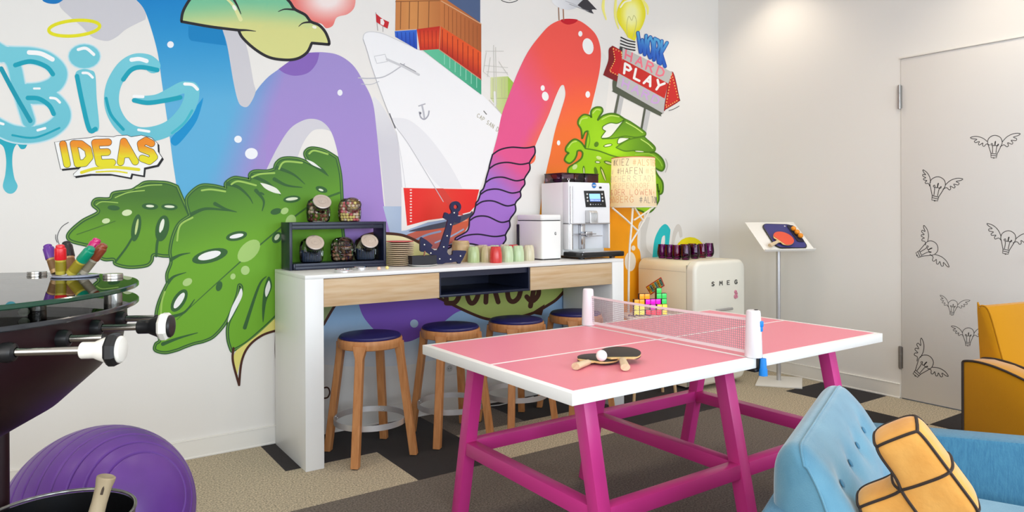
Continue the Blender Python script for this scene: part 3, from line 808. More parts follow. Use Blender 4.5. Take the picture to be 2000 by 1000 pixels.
for a in ([(441,358),(466,366),(486,384),(494,398)], [(488,342),(520,356),(540,372),(548,382)], [(537,326),(572,340),(596,360)], [(606,318),(626,332),(642,344)], [(371,420),(400,408),(436,410),(462,414)], [(327,553),(340,540),(364,532)], [(332,508),(352,498),(372,494)]): p.stroke(a, lambda t: 7*(1-t)+1., DK)
p.stroke([(345,625),(420,556),(500,485),(600,405),(664,376)], lambda t: 1.2+3.2*t, (62,106,48))
for a in ([(394,372),(412,370),(440,374)], [(452,360),(466,354),(500,362)], [(492,346),(508,340),(536,338)], [(545,330),(556,316),(590,318)], [(604,300),(614,294),(640,301)], [(346,470),(352,440),(376,425)], [(322,570),(316,590),(314,620)]): p.stroke(a, 3.5, LT)
for a in ([(420,398),(440,408),(462,414)], [(500,372),(515,392),(512,412)], [(536,350),(560,362),(590,366)], [(607,320),(628,330),(640,342)], [(478,640),(505,560),(520,540)], [(318,672),(350,660),(386,650)], [(330,620),(360,610),(380,585)]): p.stroke(a, lambda t: 6*(1-t)+1.5, DK)
for d in ((410,500,36,13,DK,-15), (462,461,21,9,DK,-12), (350,587,12,25,DK,32), (428,559,6,10,DK,18), (570,389,17,7,DK,-6), (628,370,12,6,DK,18), (539,413,11,6,DK,-15), (541,464,9,12,DK,35), (512,378,5,2,DK,30)): p.dot(*d)
for d in ((409,499,23,7.5,WHITE,-15), (462,461,14,4,WHITE,-12), (350,587,6,18,WHITE,33), (570,388.5,12,3,(226,234,206),-6), (627,371,5,2,(226,234,206),18), (541,463,4,7,(220,230,196),35), (486,490,27,16,(168,204,116),-45), (479,528,8.5,9,(176,208,130),20), (455,540,5,6,(176,208,130),20), (366,551,10,7,(176,208,130),-30), (568,432,10,13,(170,202,122),20), (630,402,9,6,(196,218,160),-10), (556,412,8,6,(176,208,130),-30)): p.dot(*d)
p.fill([(508,357,1),(522,360),(540,368),(549,379,1),(534,376),(518,368)], (232,234,222)); p.fill([(597,311,1),(612,317),(628,330,1),(610,322)], (232,234,228))
p.fill([(471,563),(473,578),(460,605),(445,630),(452,602),(464,578)], WHITE)
p.fill([(525,540),(531,560),(520,590),(514,630),(512,600),(516,562)], DK); p.fill([(525,548),(528,562),(520,580),(518,566)], WHITE)
p.done()
def lcc(x, y): return lerp3((150,206,20), (96,146,22), ((x-1185)*.8-(y-262)*.55)/75.)
p = Paint('painted_leaf', 'bright lime painted monstera leaf behind the lamp shade')
lc = [(1137,271,1),(1135,253),(1129,242),(1131,232),(1140,224),(1152,226),(1155,230,1),(1155,217),(1163,210),(1174,210),(1177,217),(1171,227),(1167,235,1),(1178,226),(1192,222),(1206,224),(1219,232,1),(1223,234),(1234,240),(1257,256),(1261,262),(1257,268,1),(1271,279),(1279,288),(1278,295),(1270,298,1),(1280,299),(1293,310),(1298,324),(1294,333),(1287,332),(1277,326,1),(1284,341),(1294,356),(1294,375),(1287,378),(1284,359,1),(1287,384),(1285,395),(1273,412),(1259,416),(1252,412),(1206,395,1),(1135,359),(1113,345),(1109,334),(1112,326),(1122,320),(1135,310),(1138,299),(1134,294,1),(1128,295),(1126,304),(1121,313),(1112,319),(1103,313),(1106,304),(1111,299,1),(1105,295),(1106,287),(1115,276),(1124,272),(1135,278),(1143,289,1),(1145,274),(1149,256,1),(1143,258),(1139,267)]
p.shape(lc, lcc, (72,116,18), 3.4)
DL = (78, 122, 22)
p.shape([(1176,271,1),(1195,263),(1222,233,1),(1234,240),(1257,256),(1261,262),(1255,266),(1241,268),(1220,266),(1199,270)], lambda x, y: lerp3((92,142,28), (120,172,26), (y-232)/40.), DL, 2.2)
p.shape([(1203,288,1),(1220,277),(1234,271),(1258,267,1),(1271,279),(1279,288),(1278,295),(1262,297),(1241,294),(1220,295)], lambda x, y: lerp3((88,136,30), (116,168,26), (1290-x)/70.), DL, 2.2)
p.stroke([(1143,290),(1170,295),(1199,305),(1227,310)], 2.4, DL); p.stroke([(1149,256),(1152,274),(1149,288)], 1.8, (104,160,20))
p.stroke([(1241,302),(1270,301),(1287,313),(1293,324)], 2.2, (150,200,60))
for a in ([(1132,242),(1136,233),(1147,230)], [(1158,221),(1165,214),(1172,215)], [(1176,233),(1192,226),(1209,228)], [(1110,288),(1117,279),(1126,276)], [(1223,239),(1241,249),(1255,259)], [(1252,272),(1266,281),(1275,290)]): p.stroke(a, 2., (196,226,112))
p.fill([(1219,234,1),(1206,241),(1192,240),(1179,246),(1177,252),(1183,256,1),(1175,267),(1177,270),(1192,267),(1206,251)], (228,231,222)); p.line([(1219,234,1),(1206,241),(1192,240),(1179,246),(1177,252),(1183,256,1),(1175,267),(1177,270),(1192,267),(1206,251)], 1.8, DL)
p.fill([(1206,277),(1211,269),(1231,270,1),(1216,278),(1208,281)], (230,233,224)); p.line([(1206,277),(1211,269),(1231,270,1),(1216,278),(1208,281)], 1.8, DL)
for q in ((685,482,12,15,DL,25), (748,488,26,9,DL,-12), (922,521,30,6,DL,4), (692,580,16,8,DL,6), (750,584,26,10,DL,18), (616,625,7,26,DL,-4), (682,632,10,26,DL,-12), (722,645,9,44,DL,-20)): p.dot(922+q[0]/2.82, 111+q[1]/2.82, q[2]/2.82, q[3]/2.82, q[4], q[5])
for q in ((748,488,20,5,(226,232,200),-12), (922,521,24,3.4,(224,230,196),4), (692,580,11,4.5,(226,232,200),6), (752,585,20,5.5,(226,232,200),18), (724,650,4,36,(226,226,190),-20), (698,556,15,9,(206,226,150),20), (566,606,16,12,(206,226,150),-50), (616,630,3,20,(216,226,170),-4)): p.dot(922+q[0]/2.82, 111+q[1]/2.82, q[2]/2.82, q[3]/2.82, q[4], q[5])
p.done()
p = Paint('painted_arc', 'small teal painted hook above the fridge')
p.fill([(1274,506,1),(1278,470),(1286,450),(1294,440),(1301,438),(1308,446),(1309,456),(1303,506,1),(1297,506,1),(1299,466),(1297,460),(1292,468),(1288,506,1)], (38,188,192))
p.done()
p = Paint('painted_disc', 'yellow painted disc behind the violet glasses')
p.dot(1348, 492, 29, 29, (240,222,20)); p.done()

# --- round badge behind the counter and banners
BR = (72,36,22)
p = Paint('painted_badge', 'round green badge with brown letters behind the counter')
p.fill([(632,600,1),(700,592,1),(712,622),(745,655),(790,668),(826,655),(862,632),(905,606),(960,626),(1040,612),(1104,560,1),(1106,640,1),(1000,660),(900,690),(800,712),(700,716),(632,712,1)], lambda x, y: lerp3((150,184,218), (222,226,230), (y-628)/78.), step=16)
p.fill([(632,590,1),(668,580,1),(650,604),(632,632,1)], (150,164,110))
p.stroke([(668,580),(652,600),(632,634)], 5, BR)
badge = [(690,520),(700,470),(728,456),(756,456),(784,459),(806,467),(830,480),(900,520),(1000,540),(1100,548),(1107,560),(1090,582),(1072,595),(1042,611),(1000,622),(958,624),(920,612),(860,583),(790,548)]
p.fill(badge, lambda x, y: lerp3((240,228,176), (172,186,100), (y-470)/70.), step=16); p.line(badge, 5.5, BR)
p.fill([(1064,594,1),(1058,616,1),(1036,612,1)], BR, smooth=False)
p.text('BURG$', (872,530), (1064,524), (872,592), (1052,588), 9.5, BR, gap=.42, smooth=True)
p.stroke([(631,758),(640,757),(644,766),(640,776),(631,778)], 3, BR)
yel = [(541,618,1),(541,645,1),(512,655),(486,676),(470,706),(462,738,1),(456,700),(462,684,1),(500,656)]
p.fill(yel, (226,216,120)); p.stroke([(541,645),(512,655),(486,676),(472,706),(467,752)], 4.5, BR); p.stroke([(456,680),(455,706),(467,752)], 4.5, BR); p.stroke([(539,646),(538,690),(543,732)], 3, BR)
p.done()
p = Paint('painted_line', 'thin black motion lines by the small leaf')
p.stroke([(116,478),(112,462),(120,444),(134,434)], 1.2, INK); p.stroke([(112,474),(109,466),(109,458)], 1.2, INK); p.done(); p = Paint('painted_line'); p.stroke([(1300,310),(1304,322),(1300,336)], 1.4, (190,188,184))
p.done()

print('coats', max(o[0] for o in BOXES))
# =========================================================== BAR COUNTER
M_white = mat('white_laminate', (238, 238, 236), .35, spec=.45)
M_navy = mat('navy_lacquer', (26, 32, 54), .35, spec=.45)
M_oak = mat('oak_front', (214, 190, 156), .5, spec=.3, nscale=3.2, rgb2=(198, 162, 120), stretch=(1.2, 6, 14), bump=.15, bscale=60)
CX0, CX1, CYF, CYB = -3.9, -1.69, -.557, -.022
counter = thing('bar_counter', 'long white bar counter with oak drawer fronts against the mural wall', 'bar counter', (CX0, 0, 0))
W = CX1-CX0
bm = B(); box(bm, (.0, CYF, .98), (W, CYB, 1.0), .0015); obj('countertop', bm, M_white, counter)
for a, b_ in ((0, .097), (W-.104, W)):
    bm = B(); box(bm, (a, CYF, 0), (b_, CYB, .98), .0015); obj('side_panel', bm, M_white, counter)
bm = B(); box(bm, (.097, CYF+.02, .945), (W-.104, CYB, .979)); box(bm, (.10, -.06, .83), (W-.104, -.045, .96)); obj('rail', bm, M_navy, counter)
for a, b_ in ((-3.801, -3.124), (-2.480, -1.796)):
    bm = B(); box(bm, (a-CX0, CYF+.004, .832), (b_-CX0, CYF+.024, .9765), .001)
    box(bm, (a-CX0+.01, CYF+.024, .84), (b_-CX0-.01, -.10, .95))
    d = obj('drawer', bm, M_oak, counter, label='oak drawer front')
bm = B()
sx0, sx1 = -3.121-CX0, -2.483-CX0
box(bm, (sx0, CYF+.006, .832), (sx1, -.08, .846), .001); box(bm, (sx0, -.09, .846), (sx1, -.08, .976)); box(bm, (sx0, CYF+.006, .846), (sx0+.008, -.08, .976)); box(bm, (sx1-.012, CYF+.006, .846), (sx1, -.08, .976))
obj('open_shelf', bm, M_navy, counter, label='dark navy open compartment')

# =========================================================== BAR STOOLS
M_beech = mat('stained_beech', (202, 142, 90), .42, spec=.4, nscale=9, rgb2=(180, 118, 68), stretch=(6, 6, .8))
M_vinyl = mat('navy_vinyl', (30, 30, 92), .38, spec=.5)
M_alu = mat('satin_aluminium', (214, 214, 216), .42, metal=.75)
M_rubber = mat('dark_rubber', (34, 30, 28), .7)
def make_stool():
    t = thing('bar_stool', 'wooden bar stool with navy seat', 'bar stool', (0, 0, 0), group='bar stools under the counter')
    bm = B(); lathe(bm, [(0,.634),(.158,.634),(.1665,.640),(.168,.6475),(.160,.655),(.13,.660),(.07,.6625),(0,.663)], 40); obj('seat', bm, M_vinyl, t)
    bm = B(); lathe(bm, [(0,.592),(.150,.592),(.168,.590),(.172,.594),(.1745,.612),(.1755,.632),(.172,.640),(.166,.640),(.162,.632),(0,.632)], 40); obj('seat_ring', bm, M_beech, t)
    for k in range(4):
        a = pi/4+k*pi/2; d = Vector((cos(a), sin(a), 0))
        bm = B()
        top = d*.160+Vector((0, 0, .618)); bot = d*.243+Vector((0, 0, .006))
        # leg: tapered bar, wider at the shoulder where it runs into the ring
        s = Vector((-d.y, d.x, 0)); n = 9; rings = []
        for i in range(n+1):
            f = i/n; c = top.lerp(bot, f); w = .0205+.018*max(0, 1-f*9); h = .0175
            rings.append([bm.verts.new(c+s*x+d*y) for x, y in ((w,h),(w-.004,h+.003),(-w+.004,h+.003),(-w,h),(-w,-h),(w,-h))])
        for A, C in zip(rings, rings[1:]):
            for i in range(6): bm.faces.new((A[i], A[(i+1)%6], C[(i+1)%6], C[i]))
        bm.faces.new(rings[0]); bm.faces.new(rings[-1][::-1])
        lg = obj('leg', bm, M_beech, t, smooth=30)
        bm = B(); cyl(bm, bot+Vector((0,0,-.006)), bot+Vector((0,0,.003)), .017, seg=12); obj('foot_pad', bm, M_rubber, lg)
    bm = B()
    lathe(bm, [(.193,.176),(.197,.176),(.1975,.207),(.1935,.207),(.193,.176)], 48)
    for k in range(4):
        a = pi/4+k*pi/2
        for dd in (-.012, .012):
            c = Vector((cos(a)*.1925, sin(a)*.1925, .1915+dd*.6)); s = Vector((-sin(a), cos(a), 0))*dd
            sphere(bm, c+s, .0042, 8, 6)
    obj('foot_ring', bm, M_alu, t)
    return t
st0 = make_stool()
SL = ['bar stool nearest the left side panel of the counter', 'second bar stool from the left, half behind the table tennis table corner', 'third bar stool from the left, in front of the open navy shelf', 'bar stool farthest right, behind the rear net post']
for i, (x, y, r) in enumerate(((-3.515, -.478, .06), (-3.005, -.470, -.05), (-2.545, -.490, .04), (-2.045, -.465, .0))):
    if i == 0: st0.location = (x, y, 0); st0.rotation_euler = (0, 0, r); st0['label'] = SL[0]
    else: dup(st0, (x, y, 0), r, SL[i])

# =========================================================== ON THE COUNTER
Zc = 1.0
# navy display box
bx0, by0 = at(565.7, 527.5, 'y', -.195).x, -.195
bx1 = at(754.5, 521, 'y', -.195).x
BW, BD, BH = bx1-bx0, .155, .268
cub = thing('display_cubby', 'open navy box shelf holding glass jars on the left end of the counter', 'box shelf', (bx0, by0, Zc))
bm = B(); box(bm, (0, 0, 0), (.016, BD, BH), .001); obj('side_board', bm, M_navy, cub)
bm = B(); box(bm, (BW-.016, 0, 0), (BW, BD, BH), .001); obj('side_board', bm, M_navy, cub)
bm = B(); box(bm, (.016, .002, BH-.018), (BW-.016, BD, BH), .001); box(bm, (.016, .006, BH-.040), (BW-.016, .02, BH-.019), .001); obj('top_board', bm, M_navy, cub)
bm = B(); box(bm, (.022, .0, .004), (BW-.016, BD, .036), .001); box(bm, (.03, -.008, .002), (BW-.012, .0, .019), .001); box(bm, (.03, -.008, .0205), (BW-.012, .0, .037), .001); obj('bottom_board', bm, M_navy, cub)

M_jar = glass_mat('jar_glass', (248, 250, 248), ior=1.42)
M_jardark = glass_mat('jar_rim_glass', (214, 208, 190), ior=1.6, add=.08)
M_lid = mat('brushed_lid', (206, 196, 188), .42, metal=.85)
M_black = mat('black_gasket', (22, 22, 24), .5)
def jar_shape(t, z):
    n = 3.6; return (abs(cos(t))**n+abs(sin(t))**n)**(-1/n)
TILT = radians(48)
JS = 1.13
def make_jar(lid):
    t = thing('candy_jar', 'tilted glass candy jar', 'glass jar', (0, 0, 0))
    bm = B(); lathe(bm, [(0,.001),(.045,.001),(.054,.006),(.058,.02),(.060,.05),(.058,.085),(.050,.108),(.034,.120),(.012,.124),(0,.124)], 36, shape=jar_shape); obj('jar_body', bm, M_jar, t)
    Mx = Matrix.Translation((.012, -.040, .074)) @ Matrix.Rotation(TILT, 4, 'X') @ Matrix.Rotation(radians(10), 4, 'Y') @ Matrix.Diagonal((.84, .84, 1, 1))
    bm = B(); lathe(bm, [(.046,.0),(.046,.03)], 32, Mx); obj('neck', bm, M_jar, t)
    bm = B(); q = B(); torus(q, (0,0,.031), .0465, .004, seg=36); merge(bm, q, Mx); obj('rim', bm, M_jardark, t)
    if lid:
        bm = B(); lathe(bm, [(0,.030),(.049,.030),(.051,.034),(.051,.040),(.049,.041),(0,.041)], 36, Mx); obj('gasket', bm, M_black, t)
        bm = B(); lathe(bm, [(.0,.041),(.052,.041),(.0545,.043),(.0545,.047),(.052,.049),(.036,.0488),(.035,.0474),(.022,.0472),(.021,.0488),(.006,.0488),(.004,.0505),(0,.051)], 40, Mx); obj('lid', bm, M_lid, t)
    t.scale = (JS, JS, JS); t.rotation_euler = (0, 0, radians(-20))
    return t
def jar_pos(px, z, y):
    return (at(px, 480, 'y', y).x, y, z)
ztop = Zc+BH
j_lid = make_jar(True); j_open = make_jar(False)
JY = by0+.085
JARS = [(j_lid, 622, ztop, 'lidded glass jar of brown sweets on top of the navy box'), (j_open, 683, ztop, 'open glass jar of pastel round sweets on top of the navy box'),
        (None, 608, Zc+.037, 'lidded dark filled glass jar at the left inside the navy box'), (None, 668, Zc+.037, 'open glass jar of brown sweets in the middle of the navy box'), (None, 713, Zc+.037, 'lidded dark filled glass jar at the right inside the navy box')]
jar_at = []
for i, (src, px, z, lab) in enumerate(JARS):
    loc = jar_pos(px, z, JY)
    if src: src.location = loc; src['label'] = lab
    else: dup(j_open if i == 3 else j_lid, loc, label=lab)
    jar_at.append(Vector(loc))
# sweets: round pastel ones, brown gummies, dark liquorice strings
SW = [(236,120,130),(244,180,176),(246,222,140),(244,170,90),(222,50,70),(240,214,190),(236,160,190),(226,232,150)]
M_sw = [mat('sugar_candy', c, .4, spec=.4) for c in SW]
def pack(center, n, r, hmax, seed):
    rnd = random.Random(seed); out = []
    tries = 0
    while len(out) < n and tries < 9000:
        tries += 1
        x, y = rnd.uniform(-.056, .056), rnd.uniform(-.056, .056)
        lvl = int(rnd.random()*hmax); z = .002+r+lvl*r*1.75
        if (x/.056)**4+(y/.056)**4 > (.86 if z < .09 else .5): continue
        if abs(x)+abs(y) < .03 and lvl < hmax-1: continue
        p = Vector((x, y, z))
        if all((p-q).length > r*1.72 for q in out): out.append(p)
    cr, sr = cos(radians(-20)), sin(radians(-20))
    return [center+Vector((q.x*cr-q.y*sr, q.x*sr+q.y*cr, q.z)) for q in out]
cand = {}
for k, p in enumerate(pack(jar_at[1], 170, .0094, 6.2, 3)):
    mi = (k*5+k//3) % 8
    if mi not in cand:
        bm = B(); sphere(bm, (0,0,0), .0098, 12, 8, (1, 1, .9)); o = obj('round_candy', bm, M_sw[mi]); o.location = p
        tag(o, 'small round sugar coated sweet inside the open jar on top of the navy box', 'sweet', 'round sweets in the upper open jar'); cand[mi] = o
    else:
        o = cand[mi].copy(); o.location = p; COL.objects.link(o)
M_gum = [mat('brown_gummy', c, .35, spec=.5) for c in ((104, 48, 34), (170, 124, 92), (66, 32, 28), (134, 74, 50), (190, 164, 134))]
for ji, n, seed, where in ((0, 60, 5, 'lidded jar on top of the navy box'), (3, 58, 9, 'open jar in the middle of the navy box')):
    got = {}; rnd = random.Random(seed)
    for k, p in enumerate(pack(jar_at[ji], n, .0125, 4.6, seed)):
        mi = k % 5; rot = tuple(rnd.uniform(0, 6) for _ in range(3))
        if mi not in got:
            bm = B(); q = B(); box(q, (-.0145, -.0105, -.009), (.0145, .0105, .009)); q = subsurf(q, 2); merge(bm, q)
            o = obj('gummy_candy', bm, M_gum[mi]); got[mi] = o
            tag(o, 'brown and cream gummy sweet inside the '+where, 'sweet', 'gummy sweets in the '+where)
        else:
            o = got[mi].copy(); COL.objects.link(o)
        o.location = p; o.rotation_euler = rot
M_liq = mat('liquorice', (58, 76, 108), .3, spec=.6)
M_liq2 = mat('dark_liquorice', (16, 20, 30), .4, spec=.5)
for ji, seed, lab in ((2, 1, 'dark liquorice strings filling the left jar inside the navy box'), (4, 2, 'dark liquorice strings filling the right jar inside the navy box')):
    rnd = random.Random(seed); bm = B()
    for k in range(70):
        a = 2*pi*k/70; m = jar_shape(a, 0)*.050
        x, y = cos(a)*m, sin(a)*m
        cyl(bm, (x, y, .004), (x+rnd.uniform(-.003,.003), y+rnd.uniform(-.003,.003), .055+rnd.random()*.018), .0026, seg=6, mi=k % 2)
    lathe(bm, [(0,.004),(.046,.004),(.047,.06),(0,.064)], 24, shape=jar_shape, mi=1)
    o = obj('liquorice', bm, [M_liq, M_liq2], loc=jar_at[ji], rot=(0, 0, radians(-20))); tag(o, lab, 'liquorice', kind='stuff')

# silver jar lids and loose sweets lying in front of the box
M_chrome = mat('polished_chrome', (225, 225, 228), .08, metal=1.)
for px, py, lab in ((671, 531.5, 'polished silver jar lid lying at the counter edge, nearer the front'), (704.5, 527, 'polished silver jar lid lying beside the loose sweets')):
    c = at(px, py, 'z', Zc); bm = B()
    lathe(bm, [(0,.0),(.047,.0),(.0475,.002),(.0475,.015),(.046,.016),(.04,.016),(.038,.013),(0,.013)], 40)
    tag(obj('jar_lid', bm, M_chrome, loc=(c.x, c.y, Zc)), lab, 'jar lid', 'jar lids lying on the counter')
for px, py, c, lab in ((657, 531, (240,196,172), 'pale orange loose sweet on the counter'), (657.5+26, 529.5, (240,224,140), 'pale yellow loose sweet on the counter')):
    q = at(px+83*0, py, 'z', Zc); px2 = 740 if c[1] < 200 else 756
    q = at(px2, 527.5 if px2 == 740 else 526, 'z', Zc); bm = B(); sphere(bm, (0,0,.0095), .0108, 14, 10, (1, 1, .88))
    tag(obj('round_candy', bm, mat('loose_candy', c, .4), loc=(q.x, q.y, Zc)), lab, 'sweet')

# stack of small plates
M_plate = mat('cream_stoneware', (228, 204, 172), .35, spec=.5)
M_plateu = mat('stack_shade_brown', (120, 78, 52), .4)  # dark undersides put the shade between stacked plates into the colour
M_platered = mat('red_glaze', (206, 74, 66), .35, spec=.5)
pc = at(782, 516, 'z', Zc)
pc = Vector((at(781.5, 500, 'y', -.205).x, -.205, Zc))
def plate_bm(r): 
    bm = B(); lathe(bm, [(0,.0),(r*.62,.0),(r*.66,.0015),(r*.97,.0062)], 40, mi=1); lathe(bm, [(r*.97,.0062),(r,.0075),(r*1.0,.0098),(r*.985,.0105),(r*.64,.004),(0,.0035)], 40); bmesh.ops.remove_doubles(bm, verts=bm.verts[:], dist=1e-5); return bm
pl0 = None
for k in range(13):
    loc = (pc.x+random.uniform(-.0025,.0025), pc.y+random.uniform(-.002,.002), Zc+k*.0116)
    if k == 12:
        tag(obj('side_plate', plate_bm(.083), [M_platered, M_plateu], loc=loc), 'red rimmed plate topmost on the plate stack', 'plate', 'plates in the stack beside the navy box')
    elif pl0 is None:
        pl0 = tag(obj('side_plate', plate_bm(.083), [M_plate, M_plateu], loc=loc), 'cream side plate below the red one in the stack beside the navy box', 'plate', 'plates in the stack beside the navy box')
    else:
        o = pl0.copy(); o.location = loc; COL.objects.link(o)
# saucer with a dark holder
sc_ = at(826, 517, 'z', Zc); sc_ = Vector((sc_.x, -.31, 0)); sc_.x = at(825, 517, 'y', -.31).x
M_porc = mat('white_porcelain', (240, 240, 236), .2, spec=.5)
bm = B(); lathe(bm, [(0,.0),(.05,.0),(.055,.002),(.089,.008),(.091,.0095),(.088,.0105),(.056,.0048),(0,.004)], 40)
tag(obj('saucer', bm, M_porc, loc=(sc_.x, sc_.y, Zc)), 'white saucer under the black holder', 'saucer')
hold = thing('napkin_holder', 'low black holder standing on the white saucer', 'holder', (sc_.x, sc_.y, Zc+.0052), .0)
bm = B()
for a, b_ in (((-.082,-.028,0),(.082,.028,.004)), ((-.082,-.028,.004),(.082,-.025,.057)), ((-.082,.025,.004),(.082,.028,.057)), ((-.082,-.025,.004),(-.079,.025,.057)), ((.079,-.025,.004),(.082,.025,.057))): box(bm, a, b_)
obj('holder_box', bm, mat('black_card', (20, 18, 28), .5), hold)
bm = B(); bar(bm, (.0, .0, .012), (.016, -.004, .084), .014, .006); obj('sachet', bm, mat('brown_sachet', (150, 92, 66), .6), hold, label='brown paper sachet')

# anchor with little bulbs
aS = .17/310.
ay = -.245
ac = Vector((at(870, 514, 'y', ay).x, ay, Zc))
def A_(q): return ((q[0]-762)*aS, (850-q[1])*aS)
AO = [(905,850),(930,850),(968,790),(1005,716),(1000,705),(920,700),(850,700),(842,712),(842,742),(820,755),(792,742),(776,716),(800,600),(845,400),(862,372),(920,386),(930,380),(945,320),(935,312),(905,304),(915,275),(908,262)]
ring = [(880+65*cos(a), 200+65*sin(a)) for a in [radians(50-i*14.3) for i in range(20)]]
AO2 = [(833,270),(800,288),(790,275),(758,262),(750,268),(735,318),(742,328),(786,352),(762,450),(690,650),(665,690),(622,696),(590,662),(607,632),(540,575),(482,541),(470,552),(464,600),(464,690),(478,705),(538,710),(580,740),(632,770),(640,822),(672,850),(720,850),(755,838),(830,836),(890,825)]
anc = thing('anchor_ornament', 'navy anchor ornament with small round bulbs leaning on the counter', 'anchor', ac, radians(-14))
M_anchor = mat('anchor_navy', (22, 22, 66), .55, spec=.3)
t = bmesh.new()
outer = [A_(q) for q in AO+ring+AO2]; hole = [A_((880+25*cos(a), 200+25*sin(a))) for a in [2*pi*k/18 for k in range(18)]]
vs = [t.verts.new((x, -.014, z)) for x, z in outer]; hs = [t.verts.new((x, -.014, z)) for x, z in hole]
es = [t.edges.new((L[i], L[(i+1) % len(L)])) for L in (vs, hs) for i in range(len(L))]
bmesh.ops.triangle_fill(t, use_beauty=True, use_dissolve=False, edges=es)
ex = bmesh.ops.extrude_face_region(t, geom=t.faces[:])
bmesh.ops.translate(t, verts=[g for g in ex['geom'] if isinstance(g, bmesh.types.BMVert)], vec=(0, .028, 0))
bm = B(); merge(bm, t); obj('anchor_plate', bm, M_anchor, anc, smooth=30)
M_bulb = mat('tiny_bulb', (246, 240, 226), .3, emit=.35)
for q in ((860,268),(818,400),(775,530),(735,655),(512,625),(585,722),(688,790),(815,797),(932,763)):
    x, z = A_(q); bm = B(); sphere(bm, (x, -.0155, z), .0042, 10, 8); obj('bulb', bm, M_bulb, anc)
# small wooden barrel
bc = Vector((at(900, 505, 'y', -.115).x, -.115, Zc))
M_stave = mat('pale_staves', (216, 188, 142), .5, nscale=6, rgb2=(188, 152, 104), stretch=(9, 9, .7))
brl = thing('wooden_barrel', 'small pale wooden barrel between the anchor and the cups', 'barrel', bc)
bm = B(); lathe(bm, [(0,0),(.052,0),(.053,.002),(.0585,.035),(.060,.068),(.0585,.102),(.053,.134),(.051,.136),(.047,.136),(.047,.130),(0,.130)], 36, shape=lambda t, z: 1-.012*abs(sin(t*9))); obj('staves', bm, M_stave, brl)
for z, r in ((.014, .0560), (.112, .0570), (.122,.0555)):
    bm = B(); lathe(bm, [(r-.003,z),(r+.0012,z),(r+.0008,z+.007),(r-.003,z+.007)], 36); obj('hoop', bm, mat('barrel_hoop', (196, 166, 120), .5), brl)

# upturned tumblers
CUPC = {'green': (196,214,160), 'beige': (216,200,160), 'red': (216,70,66), 'mint': (206,226,186), 'cream': (226,218,190)}
M_cup = {k: mat('glazed_'+k, c, .25, spec=.5, nscale=5, rgb2=tuple(max(0, v-34) for v in c), stretch=(14, 14, .6)) for k, c in CUPC.items()}
M_cup['red'] = mat('glazed_red', (216, 70, 66), .22, spec=.5, nscale=5, rgb2=(196, 44, 44), stretch=(14, 14, .6))
CUPS = [(925,-.235,'green'),(937,-.165,'beige'),(951,-.268,'beige'),(968.5,-.352,'red'),(991,-.325,'mint'),(1012,-.322,'mint'),(1032.5,-.305,'cream'),
        (943,-.085,'cream'),(966,-.18,'mint'),(986,-.115,'cream'),(1003,-.20,'red')]
CUPL = ['green tumbler at the left end of the upturned cups, next to the barrel', 'beige upturned tumbler second from the barrel', 'beige upturned tumbler just left of the red one in front', 'red upturned tumbler in front of all the cups', 'mint green upturned tumbler just right of the front red one', 'mint green upturned tumbler second right of the front red one', 'cream upturned tumbler at the right end by the white cooler', 'cream upturned tumbler in the back row, nearest the barrel', 'mint upturned tumbler in the back row behind the red one', 'cream upturned tumbler in the middle of the back row', 'red upturned tumbler in the back row, mostly hidden']
for (px, y, c), lab in zip(CUPS, CUPL):
    x = at(px, 500, 'y', y).x; bm = B()
    lathe(bm, [(.035,.0),(.0385,.0),(.0395,.004),(.0400,.03),(.0385,.06),(.0345,.088),(.0305,.100),(.027,.103),(.0,.1025)], 32, shape=lambda t, z: 1+.008*sin(t*16))
    tag(obj('tumbler', bm, M_cup[c], loc=(x, y, Zc), smooth=60), lab, 'cup', 'upturned tumblers on the counter')

# =========================================================== MILK COOLER
M_appl = mat('appliance_white', (242, 242, 240), .3, spec=.5)
M_blackp = mat('black_plastic', (24, 24, 26), .4)
my = -.352
mx1, mx0 = at(1097.5, 480, 'y', my).x, at(1059, 480, 'y', my).x
MW = mx1-mx0
cool = thing('milk_cooler', 'white milk cooler box left of the coffee machine', 'milk cooler', (mx0, my, Zc))
bm = B(); prism(bm, [(x, y) for x, y in rrect(MW, .30, .018, 5, MW/2, .15)], .008, .262, .003, 'xy'); obj('cooler_body', bm, M_appl, cool)
bm = B(); prism(bm, rrect(MW+.004, .296, .02, 5, MW/2, .15), .266, .305, .009, 'xy'); obj('lid', bm, M_appl, cool)
bm = B(); prism(bm, rrect(MW-.01, .29, .016, 5, MW/2, .15), .0, .0085, 0, 'xy'); prism(bm, rrect(MW-.006, .29, .016, 5, MW/2, .15), .2615, .2665, 0, 'xy'); obj('base_gasket', bm, M_blackp, cool)
bm = B(); box(bm, (-.006, .262, .085), (-.0002, .292, .238), .002); obj('grip', bm, M_blackp, cool, label='black recessed grip')
def flat_text(name, s, w, h, th, stroke, m, parent, M, gap=.45, smooth=False):
    """raised lettering: strokes with thickness th on the local x-z face"""
    bm = B()
    for st in text_strokes(s, gap):
        q = [(u*w, v*h) for u, v in st]
        if smooth: q = spline(q, False, 5)
        for a, b_ in zip(q, q[1:]):
            d = Vector((b_[0]-a[0], b_[1]-a[1])); L = d.length
            if L < 1e-6: continue
            d /= L; e = stroke*.35
            bar(bm, (a[0]-d.x*e, -th/2, a[1]-d.y*e), (b_[0]+d.x*e, -th/2, b_[1]+d.y*e), stroke, th, up=(0, -1, 0))
    bmesh.ops.transform(bm, matrix=M, verts=bm.verts[:])
    return obj(name, bm, m, parent, smooth=0)
flat_text('emblem', 'G', .012, .018, .0008, .0035, M_blackp, cool, Matrix.Translation((MW-.062, -.0002, .168)))

